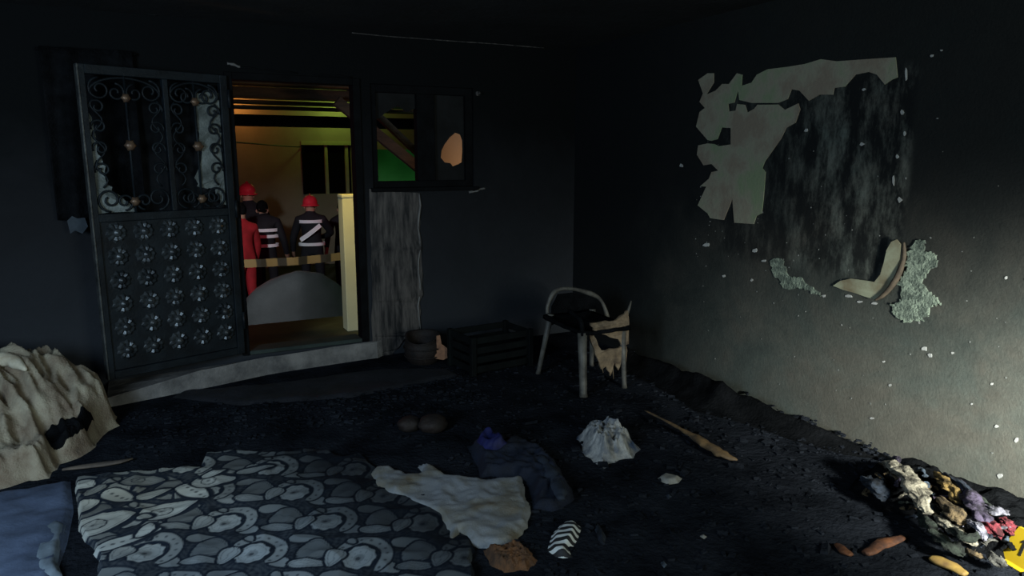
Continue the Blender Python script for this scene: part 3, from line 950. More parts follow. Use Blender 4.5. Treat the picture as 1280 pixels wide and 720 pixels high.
# ------------------------------------------------------------------ people
def person(name, loc, rz, joints, edges, radii, label, stripes=(), helmet=None, hair=None, skin_head=True):
    """one continuous skinned body; joints are local (x right, y forward, z up)"""
    keys = list(joints)
    me = bpy.data.meshes.new(name + '_cage')
    me.from_pydata([joints[k] for k in keys], [(keys.index(a), keys.index(b_)) for a, b_ in edges], [])
    tmp = bpy.data.objects.new('tmp', me)
    col.objects.link(tmp)
    md = tmp.modifiers.new('skin', 'SKIN')
    md.use_smooth_shade = True
    for k, q in enumerate(keys):
        sv = me.skin_vertices[0].data[k]
        r_ = radii[q]
        sv.radius = r_ if isinstance(r_, tuple) else (r_, r_)
        sv.use_root = (q == 'pelvis')
    tmp.modifiers.new('sub', 'SUBSURF').levels = 2
    dg = bpy.context.evaluated_depsgraph_get()
    nm = bpy.data.meshes.new_from_object(tmp.evaluated_get(dg))
    bpy.data.objects.remove(tmp)
    nm.materials.clear()
    nm.materials.append(M['uniform'])
    nm.materials.append(M['skin'])
    nk = Vector(joints['neck'])
    hands = [Vector(joints[k]) for k in keys if k.startswith('hand')]
    for p in nm.polygons:
        c = p.center
        if c.z > nk.z + 0.03 and (Vector(c) - Vector(joints['head'])).length < 0.3:
            p.material_index = 1
        for h in hands:
            if (Vector(c) - h).length < 0.085:
                p.material_index = 1
        p.use_smooth = True
    root = empty('person', loc, rz)
    b = bpy.data.objects.new('body', nm)
    col.objects.link(b)
    b.parent = root
    tag(root, label, 'person', 'firefighters in the yard')
    for st in stripes:
        o = fromdata('reflective_stripe', *st, M['stripe'], root, True)
    hd = Vector(joints['head'])
    if helmet:
        prof = [(0.165, 0.0), (0.17, 0.012), (0.138, 0.022), (0.135, 0.07), (0.115, 0.125), (0.07, 0.165), (0.0, 0.18)]
        hm = lathe('helmet', prof, M[helmet], root, 20)
        hm.location = hd + Vector((0, 0, 0.02))
        hm.scale = (0.88, 1.08, 1)
        v, f = tube_data([Vector((0, -0.13 + 0.26 * t, 0.07 + 0.125 * math.sin(math.pi * t))) for t in [i / 10 for i in range(11)]], 0.012, 6)
        fromdata('crest', v, f, M[helmet], hm, True)
    else:
        crumple('hair', (hd.x, hd.y - 0.012, hd.z - 0.01), 0.098, M['char'], 3, 0.06, (0.95, 1.05, 1.1), root, 3)
    # nose, ears
    v, f = tube_data([hd + Vector((0, 0.085, 0.015)), hd + Vector((0, 0.115, -0.02)), hd + Vector((0, 0.09, -0.03))], [0.008, 0.014, 0.010], 6)
    fromdata('nose', v, f, M['skin'], root, True)
    for s in (-1, 1):
        v, f = tube_data([hd + Vector((s * 0.083, 0, 0.025)), hd + Vector((s * 0.095, -0.01, 0.0)), hd + Vector((s * 0.083, 0, -0.03))], [0.01, 0.014, 0.01], 6)
        fromdata('ear', v, f, M['skin'], root, True)
    return root


def ringband(c, rx, ry, h, n=24, tilt=0.0, th=0.008):
    v, f = [], []
    for k in range(n):
        a = 2 * math.pi * k / n
        for s in (-1, 1):
            x, y = rx * math.cos(a), ry * math.sin(a)
            v.append((c[0] + x, c[1] + y, c[2] + s * h + tilt * x))
    for k in range(n):
        k2 = (k + 1) % n
        f.append((2 * k, 2 * k2, 2 * k2 + 1, 2 * k + 1))
    return v, f


def body(lean=0.0, larm=((-.30, .05, 1.12), (-.32, .14, .90), (-.32, .18, .82)), rarm=((.30, .05, 1.12), (.32, .14, .90), (.32, .18, .82)), headoff=(0, 0.02, 0)):
    J = dict(pelvis=(0, 0, .95), belly=(0, .01 + lean * .3, 1.12), chest=(0, lean * .7, 1.33), collar=(0, lean, 1.46), neck=(headoff[0] * .5, lean + .01 + headoff[1] * .4, 1.53), head=(headoff[0], lean + headoff[1] + .015, 1.63 + headoff[2]), crown=(headoff[0], lean + headoff[1] + .005, 1.71 + headoff[2]),
             shl=(-.19, lean, 1.42), shr=(.19, lean, 1.42), ell=larm[0], wrl=larm[1], handl=larm[2], elr=rarm[0], wrr=rarm[1], handr=rarm[2],
             hipl=(-.10, 0, .90), hipr=(.10, 0, .90), kneel=(-.12, .03, .49), kneer=(.12, .02, .49), ankl=(-.13, -.02, .09), ankr=(.13, -.02, .09), toel=(-.14, .14, .045), toer=(.14, .14, .045))
    for i, o in enumerate((-.035, -.012, .012, .035)):
        for s, h in (('l', larm[2]), ('r', rarm[2])):
            J['f%s%d' % (s, i)] = (h[0] + o * .8, h[1] + .075 - abs(o) * .4, h[2] - .045)
            J['g%s%d' % (s, i)] = (h[0] + o * .9, h[1] + .09 - abs(o) * .4, h[2] - .085)
    E_ = [('pelvis', 'belly'), ('belly', 'chest'), ('chest', 'collar'), ('collar', 'neck'), ('neck', 'head'), ('head', 'crown'), ('collar', 'shl'), ('collar', 'shr'), ('shl', 'ell'), ('ell', 'wrl'), ('wrl', 'handl'), ('shr', 'elr'), ('elr', 'wrr'), ('wrr', 'handr'),
          ('pelvis', 'hipl'), ('pelvis', 'hipr'), ('hipl', 'kneel'), ('hipr', 'kneer'), ('kneel', 'ankl'), ('kneer', 'ankr'), ('ankl', 'toel'), ('ankr', 'toer')]
    for i in range(4):
        for s in 'lr':
            E_ += [('hand' + s, 'f%s%d' % (s, i)), ('f%s%d' % (s, i), 'g%s%d' % (s, i))]
    Rr = dict(pelvis=(.17, .13), belly=(.165, .125), chest=(.19, .135), collar=(.13, .10), neck=.06, head=(.088, .10), crown=(.065, .075), shl=.085, shr=.085, ell=.062, elr=.062, wrl=.048, wrr=.048, handl=(.042, .028), handr=(.042, .028),
              hipl=.105, hipr=.105, kneel=.075, kneer=.075, ankl=.055, ankr=.055, toel=.04, toer=.04)
    for k in J:
        if k[0] in 'fg' and k[-1].isdigit():
            Rr[k] = .009
    return J, E_, Rr


GZ = -0.9
YP = 12.4


def base_xy(x, yv=YP):
    p = P(x, 320, 1, yv)
    return (p.x, yv, 0)


def place(xpx, ypx_top, yv, hgt):
    """stand a person whose crown is at the pixel; the yard there may be a little lower or the figure bent"""
    p = P(xpx, ypx_top, 1, yv)
    return (p.x, yv, GZ), (p.z - GZ) / hgt


def torso_stripes(zs, rx=0.225, ry=0.165, lean=0.0):
    return [ringband((0, lean * (z - .95) / .5, z), rx, ry, 0.026) for z in zs]


# firefighter with three bands across the back, head bare, bending forward
J, E_, Rr = body(0.10, headoff=(-.05, .10, -.03))
loc, k = place(328, 257, YP, 1.70)
p1 = person('person', loc, math.radians(-20), J, E_, Rr, 'bare-headed firefighter in dark jacket with three horizontal reflective bands', torso_stripes((1.30, 1.20, 1.05), lean=.1))
p1.scale = (k,) * 3
# firefighter in red helmet with slanted chest band
J, E_, Rr = body(0.0, rarm=((.33, .12, 1.18), (.18, .30, 1.10), (.10, .34, 1.12)))
loc, k = place(387, 246, YP, 1.80)
diag = [Vector((-.17, -.175, 1.10)), Vector((-.05, -.185, 1.18)), Vector((.07, -.185, 1.27)), Vector((.16, -.165, 1.34))]
dv, df_ = [], []
for q in diag:
    for s in (-1, 1):
        dv.append(q + Vector((s * .018, 0, -s * .03)))
for i in range(3):
    df_.append((2 * i, 2 * i + 2, 2 * i + 3, 2 * i + 1))
p2 = person('person', loc, math.radians(-15), J, E_, Rr, 'firefighter in red helmet with a slanted reflective band', torso_stripes((1.40, 1.02), .215, .165) + [(dv, df_)], 'helmet_red')
p2.scale = (k,) * 3
# firefighter partly hidden by the post
J, E_, Rr = body(0.05, larm=((-.32, .10, 1.15), (-.20, .30, 1.05), (-.14, .36, 1.02)))
loc, k = place(428, 256, YP + .9, 1.72)
dv2 = [q + Vector((0, 0, 0)) for q in dv]
p3 = person('person', loc, math.radians(160), J, E_, Rr, 'dark firefighter half hidden behind the pale post', [ringband((-.27, .06, 1.22), .085, .085, .02, tilt=.5)], None)
p3.scale = (k,) * 3
# firefighter at the left in red light
J, E_, Rr = body(0.02, rarm=((.33, .02, 1.15), (.34, .05, .92), (.34, .08, .84)))
loc, k = place(310, 231, YP + .6, 1.80)
p4 = person('person', loc, math.radians(10), J, E_, Rr, 'tall red-lit firefighter standing next to the iron door edge', torso_stripes((1.04,), .225, .17), 'helmet_red')
p4.scale = (k,) * 3
# person in a red jacket whose sleeve shows at the door edge
M['red_jacket'] = mat('red_jacket', (0.45, 0.02, 0.03), (0.3, 0.015, 0.02), 8, 0.7)
J, E_, Rr = body(0.0)
loc, k = place(301, 262, YP - .9, 1.70)
p5 = person('person', loc, math.radians(30), J, E_, Rr, 'person in red jacket mostly hidden behind the iron door', (), None)
p5.scale = (k,) * 3
p5.children[0].data.materials[0] = M['red_jacket']
# ------------------------------------------------------------------ things in the room
# burnt plastic armchair
ch = empty('plastic_chair', (2.72, 4.14, 0))
tag(ch, 'burnt plastic chair with melted drips and a bare arched back', 'chair')
co = Vector(ch.location)


def cp(p):
    return Vector(p) - co


LEGS = dict(F=((2.53, 3.85), (2.545, 3.90)), R=((2.885, 3.88), (2.885, 3.92)), L=((2.52, 4.445), (2.575, 4.36)), B=((2.98, 4.43), (2.93, 4.36)))
for k, (b_, t_) in LEGS.items():
    zt = 0.425 if k in 'FR' else 0.46
    pts = [cp((b_[0], b_[1], 0.0)), cp((b_[0] * .93 + t_[0] * .07, b_[1] * .93 + t_[1] * .07, 0.03)), cp(((b_[0] + t_[0]) / 2, (b_[1] + t_[1]) / 2, zt / 2)), cp((t_[0], t_[1], zt))]
    rd = [0.020, 0.017, 0.019, 0.025] if k != 'F' else [0.030, 0.026, 0.028, 0.033]
    tube('leg', pts, rd, M['chair'], ch, 10)
# seat: sagging charred slab
v, f = [], []
for i in range(13):
    for j in range(13):
        a, b_ = i / 12, j / 12
        q = Vector((2.52 + (2.92 - 2.52) * a, 3.87 + 0.51 * b_, 0.435 + 0.02 * b_ - 0.05 * math.sin(math.pi * a) * math.sin(math.pi * b_) + 0.008 * noise.noise(Vector((a * 5, b_ * 5, 0)))))
        v.append(cp(q))
for i in range(12):
    for j in range(12):
        f.append((i * 13 + j, (i + 1) * 13 + j, (i + 1) * 13 + j + 1, i * 13 + j + 1))
st = fromdata('seat', v, f, M['char'], ch, True)
st.modifiers.new('thick', 'SOLIDIFY').thickness = 0.025
YB = 4.40
arch = spline([cp(P(x, y, 1, YB)) for x, y in ((690, 405), (684, 390), (687, 375), (696, 363), (715, 361), (738, 367), (750, 374), (757, 388), (760, 404))], 5)
tube('back_arch', arch, [0.020 - 0.007 * abs(math.sin(i * 0.25)) for i in range(len(arch))], M['chair'], ch, 8)
# burnt web of the backrest hanging in the arch
bk = prism('backrest', [[cp(P(x, y, 1, YB)) for x, y in ((690, 402), (690, 384), (698, 368), (716, 366), (738, 371), (749, 380), (754, 396), (752, 406), (720, 409))]], (0, 1, 0), 0.012, M['char'], ch)
for nm, L in (('melted_apron', ((738, 404), (752, 402), (768, 401), (778, 394), (785, 388), (786, 430), (777, 434), (773, 424), (758, 419), (742, 413))),
              ('melted_drip', ((737, 419), (742, 419), (752, 438), (768, 436), (783, 432), (783, 452), (777, 450), (773, 463), (769, 453), (763, 470), (758, 458), (752, 462), (747, 448), (741, 432)))):
    o = prism(nm, [jag([cp(P(x, y, 1, 3.90)) for x, y in L], 3, 0.006, 4)], (0, 1, 0), 0.014, M['chair_tan'], ch)
for x, y0_, y1_ in ((765, 450, 474), (777, 445, 468), (752, 455, 466)):
    tube('melted_strand', [cp(P(x, y0_, 1, 3.905)), cp(P(x + 1, (y0_ + y1_) / 2, 1, 3.905)), cp(P(x + 2, y1_, 1, 3.905))], [0.007, 0.004, 0.002], M['chair_tan'], ch, 6)
# arm rest stubs
tube('arm_stub', spline([cp((2.545, 3.90, 0.43)), cp((2.56, 3.95, 0.50)), cp((2.57, 4.1, 0.53))], 5), 0.016, M['char'], ch, 8)
tube('arm_stub', spline([cp((2.885, 3.92, 0.43)), cp(P(786, 386, 1, 3.92)), cp(P(789, 376, 1, 3.94))], 5), [0.016 - 0.0012 * i for i in range(11)], M['chair'], ch, 8)

# crate
cr_ = empty('plastic_crate', (2.30, 4.80, 0), math.radians(6))
tag(cr_, 'dark green slatted plastic crate beside the burnt chair', 'crate')
W_, D_, H_ = 0.50, 0.34, 0.29
for (sx_, sy_) in ((-1, -1), (1, -1), (1, 1), (-1, 1)):
    box('corner_post', (sx_ * W_ / 2 - .02, sy_ * D_ / 2 - .02, 0), (sx_ * W_ / 2 + .02, sy_ * D_ / 2 + .02, H_), M['crate'], cr_, 0.004)
for z in (0.02, 0.09, 0.16, 0.235):
    for s in (-1, 1):
        box('slat', (-W_ / 2 + .02, s * D_ / 2 - .008, z), (W_ / 2 - .02, s * D_ / 2 + .008, z + 0.048), M['crate'], cr_, 0.003)
        box('slat', (s * W_ / 2 - .008, -D_ / 2 + .02, z), (s * W_ / 2 + .008, D_ / 2 - .02, z + 0.048), M['crate'], cr_, 0.003)
box('base', (-W_ / 2 + .02, -D_ / 2 + .02, 0.008), (W_ / 2 - .02, D_ / 2 - .02, 0.018), M['crate'], cr_)

# scorched basket with torn lining
bs = empty('basket', (1.88, 5.13, 0))
tag(bs, 'scorched brown basket with torn orange lining by the wall', 'basket')
prof = [(0.10, 0.0), (0.125, 0.03), (0.145, 0.10), (0.142, 0.17), (0.125, 0.215), (0.135, 0.23), (0.118, 0.228), (0.125, 0.17), (0.128, 0.10), (0.10, 0.03), (0.0, 0.02)]
bd = lathe('basket_body', prof, M['basket'], bs, 28)
for vtx in bd.data.vertices:
    a = math.atan2(vtx.co.y, vtx.co.x)
    vtx.co.z *= 1 - 0.25 * max(0, math.cos(a + 2.2)) * (vtx.co.z / 0.23)
    vtx.co.xy *= 1 + 0.03 * math.sin(a * 14)
for z, r_ in ((0.06, 0.141), (0.125, 0.149)):
    tube('basket_hoop', [Vector((r_ * math.cos(a), r_ * math.sin(a), z)) for a in [2 * math.pi * k / 28 for k in range(29)]], 0.006, M['basket'], bs, 6)
ln = [P(x, y, 1, 5.0) - bs.location for x, y in ((546, 420), (550, 419), (552, 430), (560, 436), (562, 446), (554, 450), (543, 448), (546, 436))]
prism('torn_lining', [ln], (0, 1, 0), 0.012, M['shard'], bs)
for k, (x, y, r_, lb) in enumerate(((512, 531, .062, 'faint charred brown lump next to the grey cloth tip, further from chair'), (541, 532, .075, 'rounded charred brown lump behind the grey cloth'))):
    o = crumple('charred_lump', FL(x, y + 6), r_, M['basket'], 20 + k, 0.12, (1.1, 1, .7), None, 3, smooth=True)
    tag(o, lb, 'debris')

# burnt mat in front of the door step
mt_ = heap('burnt_mat', [FL(x, y) for x, y in ((215, 497), (300, 507), (440, 497), (505, 484), (575, 470), (560, 462), (480, 462), (330, 482), (230, 489))], M['slate_sheet'], None, 0.02, 0.03, 0.012, 0.012, 5, 4)
mt_.data.materials[0] = mat('burnt_mat', (0.013, 0.014, 0.019), (0.0045, 0.005, 0.0065), 5, 0.85, 0.4, 40)
tag(mt_, 'flat burnt dark mat lying before the concrete step', 'mat')

# heap of beige bedding at the left
ol = [FL(x, y) for x, y in ((-190, 640), (-60, 622), (0, 612), (40, 601), (62, 598), (75, 580), (100, 572), (120, 555), (150, 532), (136, 516))] + [Vector((-0.30, 4.95, 0)), Vector((-0.52, 5.2, 0)), Vector((-0.9, 5.33, 0)), Vector((-1.7, 5.33, 0))]


def pile_h(x, y):
    a = max(0.0, 1 - (((x + 0.95) / 0.85) ** 2 + ((y - 4.95) / 0.75) ** 2))
    return 0.34 * a


pl = heap('bedding_heap', jag([p.to_3d() if len(p) == 2 else p for p in ol], 3, 0.03, 2), M['beige_cloth'], None, 0.012, 0.07, 0.045, 0.08, 4.2, 11, 0.085, pile_h, aniso=(1.5, 0.55, 0.5))
tag(pl, 'crumpled heap of scorched beige bedding beside the iron door', 'bedding')
# charred pillow-like chunk sunk in the heap
bt = bvh(pl)
ck = heap('charred_cloth', [hit(bt, x, y) for x, y in ((56, 543), (66, 532), (95, 525), (118, 526), (104, 537), (86, 548), (78, 560), (62, 556))], M['char'], None, 0.008, 0.02, 0.010, 0.006, 9, 5, under=bt, lip=0.012)
ck.name = 'charred_cloth'
tag(ck, 'black charred cloth patch lying on the beige bedding heap', 'cloth')
cw = spline([hit(bt, x, y + 8) + Vector((0, 0, 0.02)) for x, y in ((-60, 452), (-20, 448), (5, 446), (20, 450), (33, 459))], 5)
cr2 = tube('cloth_roll', cw, [0.05, 0.05, 0.055, 0.05, 0.05, 0.052, 0.05, 0.048, 0.045, 0.045, 0.043, 0.042, 0.04, 0.038, 0.036, 0.034, 0.03, 0.026, 0.02, 0.014, 0.006], M['cream'], None, 14, nz=0.35, seed=3)
tag(cr2, 'cream rolled cloth lying on top of the bedding heap', 'cloth')
lt = tube('scorched_lath', [FL(x, y, 0.015) for x, y in ((78, 587), (100, 584), (130, 580), (150, 577), (166, 573))], [0.010, 0.022, 0.025, 0.02, 0.008], M['wood_tan'], None, 8, flat=0.4, nz=0.25, seed=6)
lt.data.materials[0] = mat('lath', (0.13, 0.10, 0.075), (0.05, 0.04, 0.035), 9, 0.8)
tag(lt, 'scorched brown lath on the floor behind the carpet', 'wood')
sh = heap('slate_sheet', [FL(x, y) for x, y in ((-160, 645), (0, 618), (60, 606), (88, 602), (92, 640), (84, 680), (70, 720), (60, 780), (-160, 790))], M['slate_sheet'], None, 0.015, 0.03, 0.008, 0.022, 3.5, 8, 0.012)
tag(sh, 'slate blue sheet on the floor below the bedding heap', 'sheet')
sr = heap('pale_rag', [FL(x, y, .02) for x, y in ((48, 665), (70, 648), (82, 655), (76, 680), (72, 702), (78, 718), (50, 722), (40, 700))], mat('pale_rag', (0.13, 0.16, 0.19), (0.06, 0.08, 0.10), 9, 0.9), None, 0.010, 0.02, 0.012, 0.016, 9, 2, z0=0.014)
tag(sr, 'pale blue-grey rag on the slate sheet beside the carpet', 'rag')

# ------------------------------------------------------------------ carpet
cpt = heap('patterned_carpet', jag([FL(x, y) for x, y in ((95, 600), (150, 595), (205, 591), (254, 587), (257, 569), (300, 566), (350, 567), (400, 565), (430, 575), (450, 571), (478, 590), (520, 615), (560, 650), (580, 668), (596, 690), (588, 705), (600, 760), (620, 800), (110, 800), (118, 740), (124, 702), (112, 682), (98, 664))], 4, 0.012, 12), M['carpet'], None, 0.0056, 0.012, 0.010, 0.014, 3.0, 5, 0.014)
co_ = np.empty(len(cpt.data.vertices) * 3, np.float32)
cpt.data.vertices.foreach_get('co', co_)
co_ = co_.reshape(-1, 3)
X, Y = co_[:, 0].astype(float), co_[:, 1].astype(float)
rot = YAW - math.radians(2)
U = X * math.sin(rot) - Y * math.cos(rot) + 2.6
V = 4.3 - (X * math.cos(rot) + Y * math.sin(rot))      # grows towards the camera
dark = np.array((0.008, 0.013, 0.022))
PALE = np.array((0.50, 0.51, 0.49))
lum = 0.05 + 0.05 * np.sin(U * 140 + 3 * np.sin(V * 60)) * np.sin(V * 150 + 2 * np.sin(U * 70))


def smooth(d, w_=0.004):
    return np.clip(0.5 - d / w_, 0, 1)


def put(mask, val):
    global lum
    lum = lum * (1 - mask) + val * mask


def leafm(cx, cy, L, W, a, val=0.6, vein=True):
    c, s = math.cos(a), math.sin(a)
    u = (U - cx) * c + (V - cy) * s
    v_ = -(U - cx) * s + (V - cy) * c
    t = np.clip(u / L, -1, 1)
    wd = W * np.sqrt(np.clip(1 - t * t, 0, 1)) * (1 - 0.45 * t)
    d = np.abs(v_) - wd
    inside = np.where(np.abs(u) < L, d, 0.05)
    tl = np.clip(u / (L + 0.009), -1, 1)
    put(smooth(np.where(np.abs(u) < L + 0.009, np.abs(v_) - (W * np.sqrt(np.clip(1 - tl * tl, 0, 1)) * (1 - 0.45 * tl) + 0.011), 0.05)), 0.0)
    put(smooth(inside), val)
    if vein:
        e = np.abs(inside + 0.010) - 0.0022
        put(smooth(e) * (inside < 0), val * 0.45)
        put(smooth(np.abs(v_ + 0.004 * np.sin(u * 120)) - 0.0018) * (inside < -0.012), val * 0.5)


def flower(cx, cy, r_, val=0.75, k=10):
    u, v_ = U - cx, V - cy
    d = np.hypot(u, v_ * 1.12)
    a = np.arctan2(v_, u)
    rad = r_ * (1 + 0.06 * np.cos(k * a))
    put(smooth(d - rad), val)
    put(smooth(np.abs(d - r_ * 0.72) - 0.0022) , val * 0.45)
    put(smooth(np.abs(np.sin(a * k / 2)) * d - 0.003) * (d > r_ * 0.42) * (d < r_ * 0.95), val * 0.55)
    put(smooth(d - r_ * 0.30), val * 0.35)
    put(smooth(d - r_ * 0.16), val)


def arc(cx, cy, r0, r1, a0, a1, val=0.65, k=11):
    u, v_ = U - cx, V - cy
    d = np.hypot(u, v_)
    a = np.arctan2(v_, u)
    t = ((a - a0) % (2 * math.pi)) / ((a1 - a0) % (2 * math.pi))
    ins = (t <= 1)
    mid = (r0 + r1) / 2
    hw = (r1 - r0) / 2 * np.sqrt(np.clip(1 - (2 * t - 1) ** 4, 0, 1))
    dd = np.abs(d - mid) - hw
    put(smooth(dd) * ins, val)
    dots = np.hypot((t * k % 1 - 0.5) * (a1 - a0) % (2 * math.pi) / k * mid * 0 + (t * k % 1 - 0.5) * mid * ((a1 - a0) % (2 * math.pi)) / k, d - mid)
    put(smooth(dots - 0.0075) * ins * (dd < -0.004), val * 0.35)


def medallion(cx, cy, rx, ry, val):
    u, v_ = (U - cx) / rx, (V - cy) / ry
    d = np.hypot(u, v_)
    a = np.arctan2(v_, u)
    k = 9
    put(smooth((d - 1.17) * rx), 0.0)
    put(smooth((d - 1 - 0.05 * np.cos(k * a)) * rx), val)
    put(smooth(np.abs(d - 0.80) * rx - 0.0016) * 0.8, val * 0.5)
    put(smooth(np.abs(np.sin(a * k / 2 + 2.2 * d)) * d * rx - 0.004) * (d > 0.36) * (d < 0.76), val * 0.55)
    put(smooth((d - 0.34) * rx), val * 0.6)
    put(smooth((np.hypot(u + 0.05, v_ - 0.05) - 0.15) * rx), val * 0.15)


def band(cx, cy, r0, r1, sy, a0, a1, val, k=9):
    u, v_ = U - cx, (V - cy) / sy
    d = np.hypot(u, v_)
    a = np.arctan2(v_, u)
    t = ((a - a0) % (2 * math.pi)) / (a1 - a0)
    ins = t <= 1
    mid = (r0 + r1) / 2
    dd = np.abs(d - mid) - (r1 - r0) / 2 * np.sqrt(np.clip(1 - (2 * t - 1) ** 6, 0, 1))
    put(smooth(dd - 0.010) * ins, 0.0)
    put(smooth(dd) * ins, val)
    dots = np.hypot((t * k % 1 - 0.5) * mid * (a1 - a0) / k, d - mid)
    put(smooth(dots - 0.0065) * ins * (dd < -0.002), val * 0.3)


rr = random.Random(21)
PX, PY = 0.424, 0.262
for row in range(-1, 12):
    for c_ in range(-1, 9):
        bx = c_ * PX + (0.5 * PX if row % 2 else 0.0) + rr.uniform(-.008, .008)
        by = row * PY + rr.uniform(-.006, .006)
        if not (U.min() - .4 < bx < U.max() + .1 and V.min() - .3 < by < V.max() + .1):
            continue
        vv = rr.uniform(0.58, 0.80)
        leafm(bx + 0.030, by + 0.120, 0.070, 0.072, 0.15, 0.30)
        leafm(bx + 0.035, by + 0.212, 0.085, 0.024, rr.uniform(-.1, .1), vv * 0.75)
        leafm(bx + 0.385, by + 0.035, 0.070, 0.030, rr.uniform(-.2, .2), vv * 0.55, False)
        leafm(bx + 0.345, by + 0.222, 0.045, 0.034, 0.5, vv * 0.7, False)
        band(bx + 0.215, by + 0.150, 0.080, 0.124, 1.10, math.radians(-160), math.radians(45), vv * 0.72)
        medallion(bx + 0.210, by + 0.158, 0.064, 0.074, vv)
        leafm(bx + 0.115, by + 0.170, 0.058, 0.036, math.radians(96), vv * 0.85)
        leafm(bx + 0.155, by + 0.045, 0.024, 0.015, 0.8, vv * 0.6, False)
# bold kidney-shaped motifs towards the near left corner of the print
def uvp(x, y):
    p = FL(x, y)
    return p.x * math.sin(rot) - p.y * math.cos(rot) + 2.6, 4.3 - (p.x * math.cos(rot) + p.y * math.sin(rot))


for (x_, y_, L, W, a, val, kd) in ((128, 660, .13, .085, -0.8, 0.70, 0), (212, 642, .12, .075, -0.75, 0.85, 0), (106, 640, .075, .045, 1.35, 0.85, 1), (150, 627, .10, .045, 0.45, 0.62, 2), (193, 624, .075, .038, -0.8, 0.6, 1), (160, 682, .13, .04, -0.75, 0.8, 2), (243, 620, .11, .05, 0.6, 0.85, 2), (268, 606, .10, .055, -0.4, 0.62, 0), (105, 612, .06, .05, 0.2, 0.72, 1), (180, 607, .10, .05, -0.1, 0.30, 0), (268, 598, .06, .025, -.9, .8, 1), (320, 592, .09, .028, -.5, .6, 1), (182, 652, .03, .025, 0, .7, 1), (184, 670, .03, .05, 0, .85, 1)):
    u_, v_ = uvp(x_, y_)
    c, s_ = math.cos(a), math.sin(a)
    uu, ww = (U - u_) * c + (V - v_) * s_, -(U - u_) * s_ + (V - v_) * c
    put(smooth((np.hypot(uu / (L + .02), ww / (W + .02)) - 1) * W), 0.02)
    val = min(1.0, val * 1.3)
    leafm(u_, v_, L, W, a, val, kd != 2)
    if kd == 2:
        dots = np.hypot((uu / 0.036 % 1 - 0.5) * 0.036, ww)
        put(smooth(dots - 0.009) * (np.abs(uu) < L * 0.85), val * 0.25)
    if kd == 0:
        medallion(u_ - 0.25 * L * c, v_ - 0.25 * L * s_, W * 0.55, W * 0.55, val)
nse = np.zeros(X.shape)
for (fx, fy, ph, am) in ((3.1, 2.3, .4, .5), (7.7, 5.1, 1.9, .3), (15.3, 19.2, .7, .2), (33, 27, 2.2, .12), (91, 77, .2, .1)):
    nse += am * np.sin(X * fx + ph + 1.7 * np.sin(Y * fy * .7)) * np.sin(Y * fy + 1.3 * ph)
# scorching: blacker towards the far right
edge = (X + 0.39) * 0.95 + (Y - 1.75) * 0.22 + 0.10 * nse
burn = np.clip((edge - 0.95) / 0.65, 0, 0.90)
lum = lum * (1 - burn) * (0.80 + 0.22 * nse)
warm = np.array((1.10, 1.0, 0.80))
mixw = np.clip(1.0 - np.hypot(X + 0.15, (Y - 3.6)) * 1.1, 0, 1)[..., None]
colr = dark * (1 - 0.7 * burn[..., None]) + lum[..., None] * PALE * (mixw * warm + (1 - mixw) * np.array((0.93, 1.0, 1.07)))
ca = cpt.data.color_attributes.new('print', 'FLOAT_COLOR', 'POINT')
ca.data.foreach_set('color', np.concatenate([np.clip(colr, 0, 1), np.ones(X.shape + (1,))], -1).ravel().astype(np.float32))
tag(cpt, 'navy carpet with pale paisley and flower pattern, scorched along one side', 'carpet')

# ------------------------------------------------------------------ rags, papers and wood on the floor
gc = heap('grey_blanket', jag([FL(x, y) for x, y in ((463, 596), (468, 589), (490, 588), (512, 598), (522, 597), (528, 590), (520, 584), (545, 588), (560, 599), (600, 603), (640, 602), (654, 598), (656, 620), (664, 640), (660, 660), (648, 672), (640, 684), (615, 688), (590, 682), (575, 668), (570, 686), (560, 690), (562, 668), (548, 652), (520, 638), (490, 624), (468, 609))], 3, 0.008, 4), M['grey_cloth'], None, 0.010, 0.03, 0.008, 0.020, 6, 6, 0.008, lip=0.014)
tag(gc, 'pale grey scorched blanket piece overlapping the carpet', 'blanket')
bcl = heap('navy_cloth', jag([FL(x, y) for x, y in ((585, 560), (610, 548), (650, 556), (680, 566), (700, 585), (718, 625), (690, 640), (665, 636), (661, 608), (640, 597), (600, 598))], 3, 0.015, 7), M['blue_cloth'], None, 0.010, 0.05, 0.022, 0.035, 6, 14, 0.030)
tag(bcl, 'crumpled navy cloth behind the grey blanket', 'cloth')
bb = heap('blue_rag', jag([FL(x, y, 0.05) for x, y in ((596, 553), (604, 546), (618, 545), (628, 552), (634, 560), (620, 564), (606, 562))], 2, 0.012, 5), M['bright_blue'], None, 0.008, 0.03, 0.012, 0.025, 12, 7, 0.02, under=bvh(bcl), lip=0.004)
tag(bb, 'bright blue rag on the navy cloth', 'rag')
sl = tube('steel_blue_sleeve', spline([FL(x, y, 0.055) for x, y in ((676, 571), (688, 588), (697, 606), (702, 624))], 6), [0.02 + 0.012 * math.sin(i / 18 * 3.1) for i in range(19)], M['steel'], None, 12, nz=0.5, seed=5, flat=0.6)
sl.data.materials[0] = mat('steel_dark', (0.022, 0.030, 0.044), (0.008, 0.012, 0.02), 16, 0.85)
tag(sl, 'steel blue sleeve lying along the edge of the navy cloth', 'cloth')
bag = heap('plastic_bag', jag([FL(x, y) for x, y in ((719, 548), (728, 541), (752, 540), (768, 541), (782, 537), (790, 552), (801, 562), (792, 573), (774, 575), (760, 580), (752, 588), (742, 578), (731, 570), (728, 558))], 2, 0.012, 5), M['bag_white'], None, 0.010, 0.09, 0.045, 0.06, 9, 29, 0.055, smooth=False)
tag(bag, 'crumpled white and blue plastic bag in the middle of the floor', 'bag')
